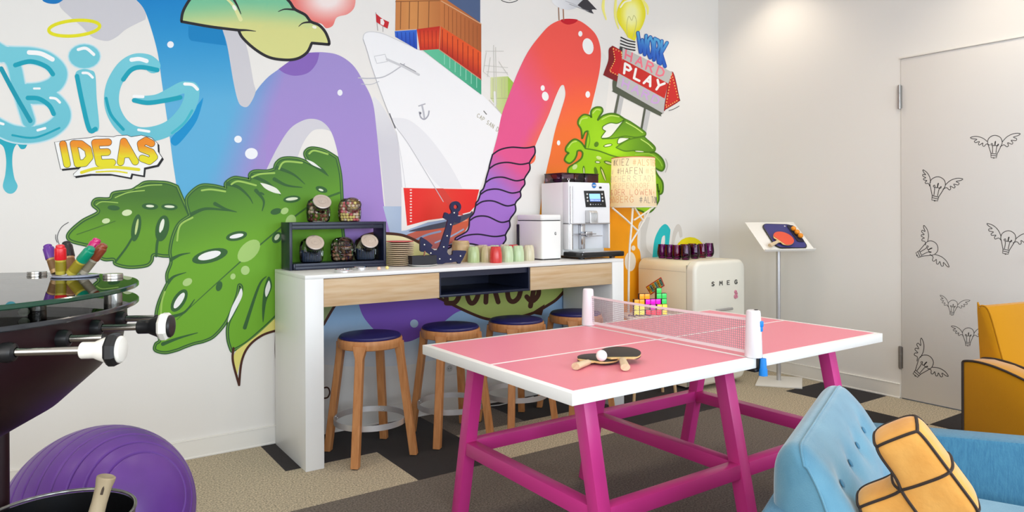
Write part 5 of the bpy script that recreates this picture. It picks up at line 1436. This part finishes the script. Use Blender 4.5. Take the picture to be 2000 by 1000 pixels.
bm = B(); pr_ = rrect(.262, .280, .05, 6, .131, .140); prism(bm, pr_, 0, .012, .003, 'xy'); obj('case_panel', bm, M_case, case)
bm = B(); tube(bm, [(x, y, .006) for x, y in pr_], .0065, 8, closed=True); obj('piping', bm, M_blackp, case)
bm = B(); prism(bm, rrect(.060, .20, .012, 4, .232, .165), .012, .018, .003, 'xy'); obj('ball_pocket', bm, mat('black_mesh', (34, 28, 52), .7), case)
bm = B(); cyl(bm, (.185, .255, .012), (.185, .255, .014), .006, seg=14); obj('snap_button', bm, M_lec, case)
on_desk(case, .108, .022, .001, radians(-3))
rb_ = make_bat('red rubber bat lying on the navy case on the lectern', M_redrub, M_rub)
M = TMw @ Matrix.Translation((.045, .022, .0285)) @ Matrix.Rotation(radians(27), 4, 'Z'); rb_.location = M.to_translation(); rb_.rotation_euler = M.to_euler()
M_oball = mat('orange_celluloid', (240, 150, 30), .4)
for (x, y), lab in zip(((.338, .205), (.346, .163), (.352, .120)), ('orange ball highest in the pocket of the navy case', 'orange ball in the middle of the pocket of the navy case', 'orange ball lowest in the pocket of the navy case')):
    bm = B(); sphere(bm, (0, 0, 0), .0195, 20, 14); o = obj('table_tennis_ball', bm, M_oball); on_desk(o, x, y, .0400); tag(o, lab, 'ball', 'orange balls in the case pocket')

# =========================================================== SOCKETS
so = thing('wall_socket', 'white double socket on the wall below the counter', 'socket', at(886, 718, 'y', -.002))
bm = B(); prism(bm, rrect(.152, .081, .006, 4), -.008, .002, .002, 'xz'); obj('cover_plate', bm, M_appl, so)
for x in (-.0355, .0355):
    bm = B(); torus(bm, (x, -.0085, 0), .0205, .0018, (0, 1, 0), 28, 8); cyl(bm, (x, -.0083, 0), (x, -.0079, 0), .019, seg=24); ins = obj('insert', bm, mat('socket_grey', (206, 206, 204), .5), so)
    bm = B(); cyl(bm, (x-.009, -.0088, 0), (x-.009, -.0082, 0), .003, seg=10); cyl(bm, (x+.009, -.0088, 0), (x+.009, -.0082, 0), .003, seg=10); obj('contact_hole', bm, M_blackp, ins)
bm = B(); sp = so.location
tube(bm, [(sp.x+.06, -.02, sp.z-.01), (sp.x+.08, -.035, sp.z-.03), (sp.x+.12, -.04, .10), (sp.x+.16, -.06, .006), (sp.x+.3, -.10, .006), (sp.x+.45, -.08, .006), (sp.x+.62, -.06, .006)], .0035, 8)
tag(obj('power_cable', bm, M_appl), 'white power cable running from the wall socket along the floor', 'cable')
# =========================================================== FOOSBALL TABLE
FC = Vector((-5.3004, -2.2133, 0)); frot = atan2(-.456, .89)
M_hull = mat('black_cherry_lacquer', (34, 12, 17), .42, spec=.3)
M_tgl = glass_mat('table_glass', (214, 226, 222), ior=1.5)
M_gle = mat('glass_edge_green', (16, 62, 44), .12, spec=.6)
M_stain = mat('stainless', (196, 192, 186), .22, metal=1.)
foo = thing('foosball_table', 'round black foosball bar table with glass top at the left edge', 'foosball table', FC, frot)
SQ = lambda n: (lambda t, z: (abs(cos(t))**n+abs(sin(t))**n)**(-1/n))
bm = B()
hp = [(.0,.812),(.09,.816),(.20,.845),(.30,.902),(.365,.968),(.394,1.02),(.402,1.07),(.402,1.112),(.384,1.112),(.376,1.02),(.30,1.0),(0,1.0)]
lathe(bm, hp, 64, shape=lambda t, z: 1+(SQ(3.2)(t, z)-1)*max(0, min(1, (z-.815)/.2))); obj('hull', bm, M_hull, foo)
ZG = 1.160
def glass_disc(name, z, r, th, par, label, em=None):
    bm = B(); lathe(bm, [(0, z-th), (r-.002, z-th)], 96, mi=0); lathe(bm, [(r-.002, z-th), (r, z-th+.002), (r, z-.002), (r-.002, z)], 96, mi=1); lathe(bm, [(r-.002, z), (0, z)], 96, mi=0)
    bmesh.ops.remove_doubles(bm, verts=bm.verts[:], dist=1e-5)
    return obj(name, bm, [M_tgl, em or M_gle], par, smooth=30, label=label)
glass_disc('glass_top', ZG, .462, .010, foo, 'clear round glass top with a green edge')
glass_disc('glass_pane', 1.123, .462, .010, foo, 'lower glass pane over the playing field', mat('smoked_glass_edge', (44, 46, 50), .15, spec=.6))
for x, y in ((.331, .272), (.108, .283+.09), (-.33, .27), (-.33, -.27)):
    bm = B(); cyl(bm, (x, y, 1.124), (x, y, ZG-.010), .020, seg=28); cyl(bm, (x, y, ZG), (x, y, ZG+.0085), .0215, seg=28); torus(bm, (x, y, ZG+.004), .0216, .001, seg=28, k=6); obj('spacer', bm, M_stain, foo)
bm = B(); lathe(bm, [(0,1.002),(.37,1.002)], 48, shape=SQ(3.2)); obj('playing_field', bm, mat('field_dark', (30, 36, 34), .4), foo)
M_wh = mat('ivory_plastic', (236, 232, 222), .35)
def octo(bm, x0, x1, r0, r1, yc, zc):
    A = [bm.verts.new((x0, yc+r0*cos(pi/8+pi/4*k), zc+r0*sin(pi/8+pi/4*k))) for k in range(8)]; C = [bm.verts.new((x1, yc+r1*cos(pi/8+pi/4*k), zc+r1*sin(pi/8+pi/4*k))) for k in range(8)]
    for k in range(8): bm.faces.new((A[k], A[(k+1)%8], C[(k+1)%8], C[k]))
    bm.faces.new(A[::-1]); bm.faces.new(C)
def rot_lathe(bm, prof, yc, zc, seg=28):
    M = Matrix(((0,0,1,0),(1,0,0,yc),(0,1,0,zc),(0,0,0,1))); lathe(bm, prof, seg, M)
RODZ = 1.077
for k, (e2, reach, style) in enumerate(((-.252, .496, 'w'), (-.124, .475, None), (.003, .492, 'b'), (.131, .478, None))):
    bm = B(); cyl(bm, (-.52, e2, RODZ), (reach, e2, RODZ), .0072, seg=16); rod = obj('rod', bm, M_stain, foo)
    xb = .402*max(.2, 1-(abs(e2)/.402)**3.2)**.3125-.004
    for sx in (-1, 1):
        bm = B(); rot_lathe(bm, [(.0085, sx*xb), (.017, sx*xb), (.0175, sx*(xb+.012)), (.015, sx*(xb+.020)), (.0085, sx*(xb+.023))], e2, RODZ); obj('bearing', bm, M_blackp, rod)
    if style:
        ma, mb = (M_wh, M_blackp) if style == 'w' else (M_blackp, M_wh)
        bm = B(); rot_lathe(bm, [(0, reach-0.0016), (.0135, reach-0.0016), (.0145, reach), (.0145, reach+0.0203), (.0165, reach+0.0242), (.0245, reach+0.0437), (0, reach+0.0445)], e2, RODZ); hd = obj('handle', bm, ma, rod, label='white handle with a black band' if style == 'w' else 'black handle with a white band')
        bm = B(); octo(bm, reach+0.0421, reach+0.0468, .026, .0295, e2, RODZ); octo(bm, reach+0.0468, reach+0.0562, .0295, .0295, e2, RODZ); octo(bm, reach+0.0562, reach+0.0608, .0295, .026, e2, RODZ); obj('handle_band', bm, mb, hd)
        bm = B(); rot_lathe(bm, [(0, reach+0.0593), (.0235, reach+0.0593), (.0235, reach+0.0632), (.021, reach+0.0663), (.012, reach+0.0686), (0, reach+0.0690)], e2, RODZ); obj('end_cap', bm, ma, hd)
    else:
        bm = B(); cyl(bm, (reach, e2, RODZ), (reach+.005, e2, RODZ), .0078, seg=14); obj('rod_cap', bm, M_blackp, rod)
    mp_ = M_wh if k in (0, 2, 4) else M_blackp
    for x in (-.20, .0, .20) if k % 2 else (-.1, .1, .27):
        bm = B(); box(bm, (x-.013, e2-.009, RODZ-.055), (x+.013, e2+.009, RODZ+.028), .005, 3); cyl(bm, (x-.016, e2, RODZ), (x+.016, e2, RODZ), .013, seg=14); sphere(bm, (x, e2, RODZ+.034), .0105, 12, 8); obj('player_figure', bm, mp_, rod)
lgp = at_depth(1, 900, 1.77)-FC
lgl = Matrix.Rotation(-frot, 3, 'Z') @ Vector((lgp.x, lgp.y, 0))
for k in (0, 2):
    v = Matrix.Rotation(k*pi/2, 3, 'Z') @ lgl
    bm = B(); cyl(bm, (v.x, v.y, 0.0), (v.x, v.y, .86), .019, seg=24); cyl(bm, (v.x, v.y, 0), (v.x, v.y, .02), .03, seg=24); obj('leg', bm, M_hull, foo)
# marker pens in a clear dish on the glass
dp_ = at(147, 538, 'z', ZG+.003)
dish = tag(obj('pen_dish', (lambda bm: (lathe(bm, [(0,.0),(.050,.0),(.052,.0015),(.052,.0035),(.050,.0045),(0,.0045)], 48), bm)[1])(B()), mat('clear_acrylic', (150, 156, 176), .1, spec=.6), loc=(dp_.x, dp_.y, ZG+.0005)), 'thin round grey acrylic dish under the pens on the glass top', 'dish')
M_barrel = mat('pen_barrel', (186, 160, 112), .35, metal=.3)
M_barrel2 = mat('pen_barrel_label', (206, 186, 60), .5)
PENS = [((110,533),(92,478),(96,44,140),'violet',.03,(176,140,92)), ((119,538),(117.5,478),(214,30,40),'red',-.025,(196,180,70)), ((141,534),(129,472),(34,28,30),'black',.045,(196,150,110)),
        ((138,538),(180,483),(14,138,104),'green',-.02,(200,184,70)), ((154,534),(191,466),(190,24,104),'pink',.045,(180,160,130)), ((160,537),(205,477),(136,62,38),'brown',.015,(196,184,160))]
fd = (dp_-CAM).dot(AX_F)
for (bx_, by_), (tx_, ty_), c, nm, off, bc2 in PENS:
    p0 = at(bx_, by_, 'z', ZG+.006); f0 = (p0-CAM).dot(AX_F); p0 = at_depth(bx_, by_, fd+off*.6); p0.z = ZG+.0078
    p1 = at_depth(tx_, ty_, fd+off)
    d = p1-p0; L = d.length; a, b_, dn = frame_of(d)
    M = Matrix((a, b_, dn)).transposed().to_4x4(); M.translation = p0
    t = thing('marker_pen', nm+' capped marker pen standing in the dish on the glass top', 'marker pen', p0, rot=M.to_euler(), group='marker pens in the dish')
    r = .0122
    bm = B(); lathe(bm, [(0,0),(r*.9,0),(r*.95,.002),(r*.95,L*.52),(0,L*.52)], 24); bo = obj('barrel', bm, mat('pen_'+nm+'_barrel', bc2, .35, metal=.25), t)
    bm = B(); lathe(bm, [(r*.96,L*.12),(r*.965,L*.44)], 24, shape=lambda t_, z: 1.0); obj('barrel_label', bm, mat('pen_label', tuple(max(0, v-60) for v in bc2), .5), bo)
    bm = B(); lathe(bm, [(0,L*.5),(r*1.04,L*.5),(r*1.08,L*.53),(r*1.04,L*.84),(r*.98,L*.88),(r*.80,L*.905),(r*.80,L*.95),(r*.74,L*.975),(r*.5,L),(0,L)], 24); obj('cap', bm, mat('pen_cap_'+nm, c, .25, spec=.5), t)

# =========================================================== EXERCISE BALL
M_gym = mat('violet_vinyl', (100, 56, 142), .36, spec=.45, noise=.06, nscale=14)
bcx = at_depth(196, 985, 2.36)
R = .296
bcx.z = R
ax = (AX_R*.80+AX_U*.42-AX_F*.42).normalized()
prof = []; n = 360
for i in range(n+1):
    th = pi*i/n; d = math.degrees(th); r = R
    if 24 < d < 166:
        k = ((d-24) % 9.2); r -= .0050*math.exp(-((k-4.6)/.5)**2)
    prof.append((r*sin(th), -r*cos(th)))
a_, b2, d2 = frame_of(ax)
bm = B(); lathe(bm, [(max(0, p[0]) if 0 < i < n else 0, -p[1]) for i, p in enumerate(prof)][::-1], 72, Matrix((a_, b2, d2)).transposed().to_4x4())
tag(obj('exercise_ball', bm, M_gym, loc=bcx, smooth=60), 'large purple ribbed exercise ball on the carpet by the mural wall', 'exercise ball')

# =========================================================== BIN WITH A WOODEN BAT
bz = .60
bn = at(108, 1006, 'z', bz)
bin_ = thing('waste_bin', 'black round bin under the foosball table', 'bin', (bn.x, bn.y, 0))
M_bin = mat('bin_black', (18, 18, 20), .25, spec=.5)
rr = (at(236, 1014, 'z', bz)-bn).length
bm = B(); lathe(bm, [(0,0),(rr*.80,0),(rr*.82,.006),(rr*.985,bz-.01),(rr*.97,bz-.01),(rr*.80,.012),(0,.010)], 56); obj('bin_body', bm, M_bin, bin_)
bm = B(); torus(bm, (0,0,bz-.004), rr*.985, .004, seg=64, k=10); obj('rim', bm, mat('bin_rim', (120, 118, 114), .2, metal=.6), bin_)
f1 = (bn-CAM).dot(AX_F)-.03
ht = at_depth(208, 930, f1+.01); hb = at_depth(186, 1010, f1-.0)
dv = (hb-ht).normalized()
kb = ht+dv*.42
bt = thing('rounders_bat', 'pale wooden bat handle sticking out of the black bin', 'bat', kb)
M_bat = mat('worn_bat_wood', (196, 178, 148), .55, nscale=5, rgb2=(170, 150, 118), stretch=(6, 6, .6))
bm = B(); a, b_, dn = frame_of(-dv); M = Matrix((a, b_, dn)).transposed().to_4x4()
lathe(bm, [(0,0),(.020,.0),(.026,.01),(.0255,.12),(.019,.28),(.0165,.36),(.0175,.395),(.0205,.412),(.0205,.418),(.018,.42),(0,.42)], 24, M); obj('shaft', bm, M_bat, bt)
bm = B(); q = dn*.392+(CAM-ht).normalized()*.0162; tube(bm, [q-dn*.014, q, q+dn*.014], .0035, 8); obj('hang_hole', bm, mat('hole_dark', (70, 56, 44), .7), bt)

# =========================================================== YELLOW ARMCHAIR
M_yel = mat('mustard_fabric', (192, 132, 14), .85, spec=.15, sheen=.3, bump=.25, bscale=500)
M_pipe = mat('dark_piping', (48, 36, 30), .7)
fw = Vector((-.17, -.985, 0)).normalized(); AC = at(1880, 703, 'z', .60)
yc = thing('armchair', 'mustard yellow armchair with dark piping in front of the door', 'armchair', (AC.x, AC.y, 0), atan2(fw.y, fw.x))
# local: x forward, y away from the camera
arm = [(0,.07),(0,.588),(.012,.598),(.07,.604),(.16,.594),(.28,.560),(.40,.508),(.50,.446),(.58,.37),(.63,.29),(.655,.22),(.66,.07)]
for y0, y1 in ((0, .14), (.74, .88)):
    bm = B(); prism(bm, arm, y0, y1, .012, 'xz'); ao = obj('arm', bm, M_yel, yc)
    for yy in (y0, y1):
        bm = B(); tube(bm, [(x, yy+(-.0005 if yy == y0 else .0005), z) for x, z in spline([(x, z, i in (0, 1)) for i, (x, z) in enumerate(arm[:-1])], False, 3)], .0055, 8); obj('piping', bm, M_pipe, ao)
bm = B(); box(bm, (.02, .14, .10), (.62, .74, .30), .015); obj('seat_base', bm, M_yel, yc)
bm = B(); q = B(); box(q, (.12, .145, .29), (.66, .735, .44)); bmesh.ops.bevel(q, geom=q.edges[:], offset=.04, segments=4, affect='EDGES'); merge(bm, q); obj('seat_cushion', bm, M_yel, yc)
back = [(.01,.28),(-.02,.82),(-.014,.845),(.0,.853),(.018,.848),(.034,.825),(.055,.76),(.092,.62),(.14,.45),(.17,.30)]
bm = B(); prism(bm, back, .142, .738, .014, 'xz'); bo = obj('backrest', bm, M_yel, yc)
bm = B(); tube(bm, [(x+.002, .150, z) for x, z in spline(back, False, 3)], .004, 8); obj('seam', bm, M_yel, bo)
for x in (.05, .60):
    for y in (.06, .82):
        bm = B(); cyl(bm, (x, y, 0), (x, y, .075), .018, .024, 14); obj('foot', bm, M_blackp, yc)

# =========================================================== BLUE SOFA
M_bl = mat('sky_blue_velvet', (104, 152, 174), .8, spec=.15, sheen=.6, nscale=9, rgb2=(84, 134, 160), bump=.25, bscale=300)
M_bl2 = mat('sky_blue_weave', (76, 132, 160), .85, spec=.15, sheen=.3, nscale=60, rgb2=(62, 114, 146), bump=.5, bscale=260, stretch=(3, 3, .5))
RZ = .75
r0 = at(1556, 882, 'z', RZ); r1 = at(1646, 742, 'z', RZ); uu = (r1-r0); LEN = uu.length; uu.normalize(); ww = Vector((uu.y, -uu.x, 0))
sofa = thing('sofa', 'sky blue sofa with a tufted back cushion in the foreground', 'sofa', (r0.x, r0.y, 0), atan2(uu.y, uu.x))
# local: x along the backrest away from the camera, -y towards the seat front
SECT = [(-.005,.36),(-.050,.40),(-.062,.55),(-.064,.66),(-.056,.715),(-.030,.748),(.0,.752),(.022,.742),(.062,.695),(.105,.62),(.145,.54),(.172,.46),(.180,.40),(.165,.37)]
BTN = [(f*LEN, .648, .094) for f in (.16, .36, .56, .76)]+[(f*LEN, .520, .155) for f in (.26, .46, .66, .86)]
NS = 60
sec = spline(SECT, True, 6)
bm = B(); rings = []
for i in range(NS+1):
    f = i/NS; x = f*LEN
    e = min(f, 1-f)*LEN; k = 1-max(0, 1-e/.07)**2.4*.55; cz, cn = .55, .03
    ring = []
    for n_, z_ in sec:
        nn, zz_ = cn+(n_-cn)*k, cz+(z_-cz)*(1-(1-k)*.30)
        if f > .82: zz_ -= (f-.82)**2*1.0*max(0, (z_-.4)/.35)
        p = Vector((x, -nn, zz_))
        if n_ > .01:
            for bx_, bz_, bn_ in BTN:
                d2_ = ((x-bx_)/.042)**2+((z_-bz_)/.038)**2
                dd = .017*math.exp(-d2_)
                p.y += dd*.85; p.z -= dd*.45
            p.y -= .006*sin(pi*min(1, max(0, (z_-.40)/.33)))
        ring.append(bm.verts.new(p))
    rings.append(ring)
m_ = len(sec)
for A, C in zip(rings, rings[1:]):
    for i in range(m_): bm.faces.new((A[i], A[(i+1)%m_], C[(i+1)%m_], C[i]))
bm.faces.new(rings[0][::-1]); bm.faces.new(rings[-1])
seam_i = min(range(m_), key=lambda i: abs(sec[i][0])+abs(sec[i][1]-.752))
seam = [rings[i][seam_i].co.copy()+Vector((0, 0, .0008)) for i in range(1, NS)]
endf = [v.co.copy()+Vector((-.001, 0, 0)) for v in rings[0]][seam_i:seam_i+int(m_*.45)]
bc_o = obj('back_cushion', bm, M_bl, sofa, smooth=50)
bm = B(); tube(bm, seam, .0028, 8); tube(bm, [seam[0]]+endf, .0028, 8); obj('seam', bm, M_bl, bc_o)
for bx_, bz_, bn_ in BTN:
    bm = B(); q = B(); bmesh.ops.create_uvsphere(q, u_segments=16, v_segments=10, radius=.0105); merge(bm, q, Matrix.Translation((bx_, -bn_+.012, bz_)) @ Matrix.Rotation(radians(-32), 4, 'X') @ Matrix.Diagonal((1, .35, 1, 1)))
    obj('button', bm, mat('button_blue', (40, 112, 160), .7) if False else M_bl2, bc_o)
bm = B(); box(bm, (-.02, .0, .10), (LEN+.02, .085, .60), .025, 3); obj('backrest_frame', bm, M_bl2, sofa)
bm = B(); box(bm, (-.02, -.75, .10), (LEN+.04, -.02, .24), .02, 3); obj('seat_base', bm, M_bl2, sofa)
bm = B(); q = B(); box(q, (.0, -.76, .235), (LEN+.02, -.03, .44)); bmesh.ops.bevel(q, geom=q.edges[:], offset=.04, segments=4, affect='EDGES'); merge(bm, q); obj('seat_cushion', bm, M_bl, sofa)
s0, s1 = at(1700, 832.5, 'z', .60), at(2000, 859, 'z', .60)
Ml = Matrix.Rotation(-atan2(uu.y, uu.x), 4, 'Z') @ Matrix.Translation((-r0.x, -r0.y, 0))
s0, s1 = Ml @ s0, Ml @ s1; dr = (s1-s0).normalized(); sn = Vector((-dr.y, dr.x, 0))
if sn.x < 0: sn = -sn
s0 = s0-dr*.02; s1 = s0+dr*.85
bm = B(); bar(bm, (s0.x+sn.x*.05, s0.y+sn.y*.05, .345), (s1.x+sn.x*.05, s1.y+sn.y*.05, .345), .10, .49, bev=.014); obj('armrest', bm, M_bl2, sofa)
for x in (.02, LEN):
    for y in (-.70, .04):
        bm = B(); cyl(bm, (x, y, 0), (x, y, .105), .015, .02, 14); obj('foot', bm, M_leg, sofa)

# =========================================================== BLOCK SHAPED PILLOW
M_plw = mat('apricot_plush', (232, 172, 92), .85, spec=.12, sheen=.5, nscale=14, rgb2=(220, 154, 74), bump=.3, bscale=60)
pa = (AX_R*.58-AX_U*.80-AX_F*.05).normalized(); pb_ = (-AX_R*.70-AX_U*.46+AX_F*.48); pb_ = (pb_-pa*pb_.dot(pa)).normalized(); pcn = pa.cross(pb_).normalized()
CELLS = [(0,0),(1,0),(1,1),(2,1)]
ps = .1128; pt = .0874
PO = at_depth(1775, 876, 1.583)
q = B(); vd = {}
def pv(i, j, k):
    if (i, j, k) not in vd: vd[(i, j, k)] = q.verts.new(((i-.5)*ps, (j-.5)*ps, (k-.5)*pt))
    return vd[(i, j, k)]
for (i, j) in CELLS:
    for k, o_ in ((0, 0), (1, 0)):
        q.faces.new([pv(i+a, j+b_, k) for a, b_ in (((0,0),(0,1),(1,1),(1,0)) if k == 0 else ((0,0),(1,0),(1,1),(0,1)))])
    for di, dj, e in ((-1,0,((0,0),(0,1))), (1,0,((1,1),(1,0))), (0,-1,((1,0),(0,0))), (0,1,((0,1),(1,1)))):
        if (i+di, j+dj) not in CELLS: q.faces.new([pv(i+e[0][0], j+e[0][1], 0), pv(i+e[0][0], j+e[0][1], 1), pv(i+e[1][0], j+e[1][1], 1), pv(i+e[1][0], j+e[1][1], 0)])
bmesh.ops.recalc_face_normals(q, faces=q.faces[:])
edges = [(e.verts[0].co.copy(), e.verts[1].co.copy()) for e in q.edges]
bmesh.ops.subdivide_edges(q, edges=q.edges[:], cuts=1, use_grid_fill=True)
q = subsurf(q, 3)
for v in q.verts: v.co *= 1.06
rnd = random.Random(2)
bvh = BVHTree.FromBMesh(q)
bm = B(); merge(bm, q)
PM = Matrix((pa, pb_, pcn)).transposed().to_4x4(); PM.translation = PO
pil = thing('block_pillow', 'apricot plush pillow shaped like stacked cubes with black cord lines on the blue sofa', 'pillow', PO, rot=PM.to_euler())
obj('pillow_body', bm, M_plw, pil, smooth=80)
bm = B()
for a, b_ in edges:
    pts = []
    for k in range(15):
        p = a.lerp(b_, k/14)*1.05; loc, nor, idx, dist = bvh.find_nearest(p); pts.append(loc+nor*.0012)
    tube(bm, pts, .0036, 6)
obj('cord', bm, M_pipe, pil)

# =========================================================== LIGHT
def area(name, loc, size, sy, energy, color, rot):
    ld = bpy.data.lights.new(name, 'AREA'); ld.shape = 'RECTANGLE'; ld.size = size; ld.size_y = sy; ld.energy = energy; ld.color = color
    o = bpy.data.objects.new(name, ld); COL.objects.link(o); o.location = loc; o.rotation_euler = rot; return o
for a, b_ in WIN:
    area('daylight_fill', ((a+b_)/2, YF+.01, 1.75), b_-a-.12, 1.88, 70, (.78, .89, 1.), (radians(90), 0, 0))
area('daylight_fill', (XL+.01, (LW[0]+LW[1])/2, 1.8), 3.2, 1.75, 70, (1., .95, .88), (radians(90), 0, radians(-90)))  # added warm fill in the made-up left window, lifts faces turned left
M_spot = mat('spot_housing', (238, 238, 236), .4)
SPOTS = [(-6.0,-1.3,26),(-4.6,-1.3,26),(-3.2,-1.3,28),(-1.9,-1.1,30),(-.40,-.66,27),(-.6,-2.4,46),(-2.2,-3.0,24),(-4.4,-3.0,24),(-3.3,-4.8,30),(-1.3,-4.8,30),(-5.8,-4.8,30)]
for i, (x, y, e) in enumerate(SPOTS):
    t = thing('ceiling_spotlight', 'round recessed ceiling spotlight outside the frame', 'ceiling spotlight', (x, y, H_ROOM), group='recessed ceiling spotlights')
    bm = B(); lathe(bm, [(.045,-.002),(.062,-.002),(.062,-.008),(.055,-.010),(.045,-.004)], 28); obj('trim_ring', bm, M_spot, t)
    bm = B(); lathe(bm, [(0,-.0015),(.045,-.0015)], 24); obj('lens', bm, mat('spot_lens', (255, 236, 205), .3, emit=8), t)
    ld = bpy.data.lights.new('spot_beam', 'SPOT'); ld.energy = e; ld.color = (1., .87, .70); ld.spot_size = radians(118); ld.spot_blend = .75; ld.shadow_soft_size = .05
    o = bpy.data.objects.new('spot_beam', ld); COL.objects.link(o); o.location = (x, y, H_ROOM-.02)
wd = bpy.data.worlds.new('sky'); SC.world = wd; wd.use_nodes = True
bg = wd.node_tree.nodes['Background']; bg.inputs['Color'].default_value = (.75, .86, 1., 1); bg.inputs['Strength'].default_value = 1.0

SC.view_settings.view_transform = 'Standard'; SC.view_settings.look = 'None'; SC.view_settings.gamma = 1.; SC.view_settings.use_curve_mapping = False
SC.view_settings.exposure = -0.08
SC.cycles.use_denoising = True
try: SC.cycles.denoiser = 'OPENIMAGEDENOISE'
except Exception: pass
SC.cycles.max_bounces = 8; SC.cycles.diffuse_bounces = 4; SC.cycles.glossy_bounces = 4; SC.cycles.transmission_bounces = 4; SC.cycles.transparent_max_bounces = 12
SC.cycles.caustics_reflective = False; SC.cycles.caustics_refractive = False
SC.cycles.sample_clamp_indirect = 6.0
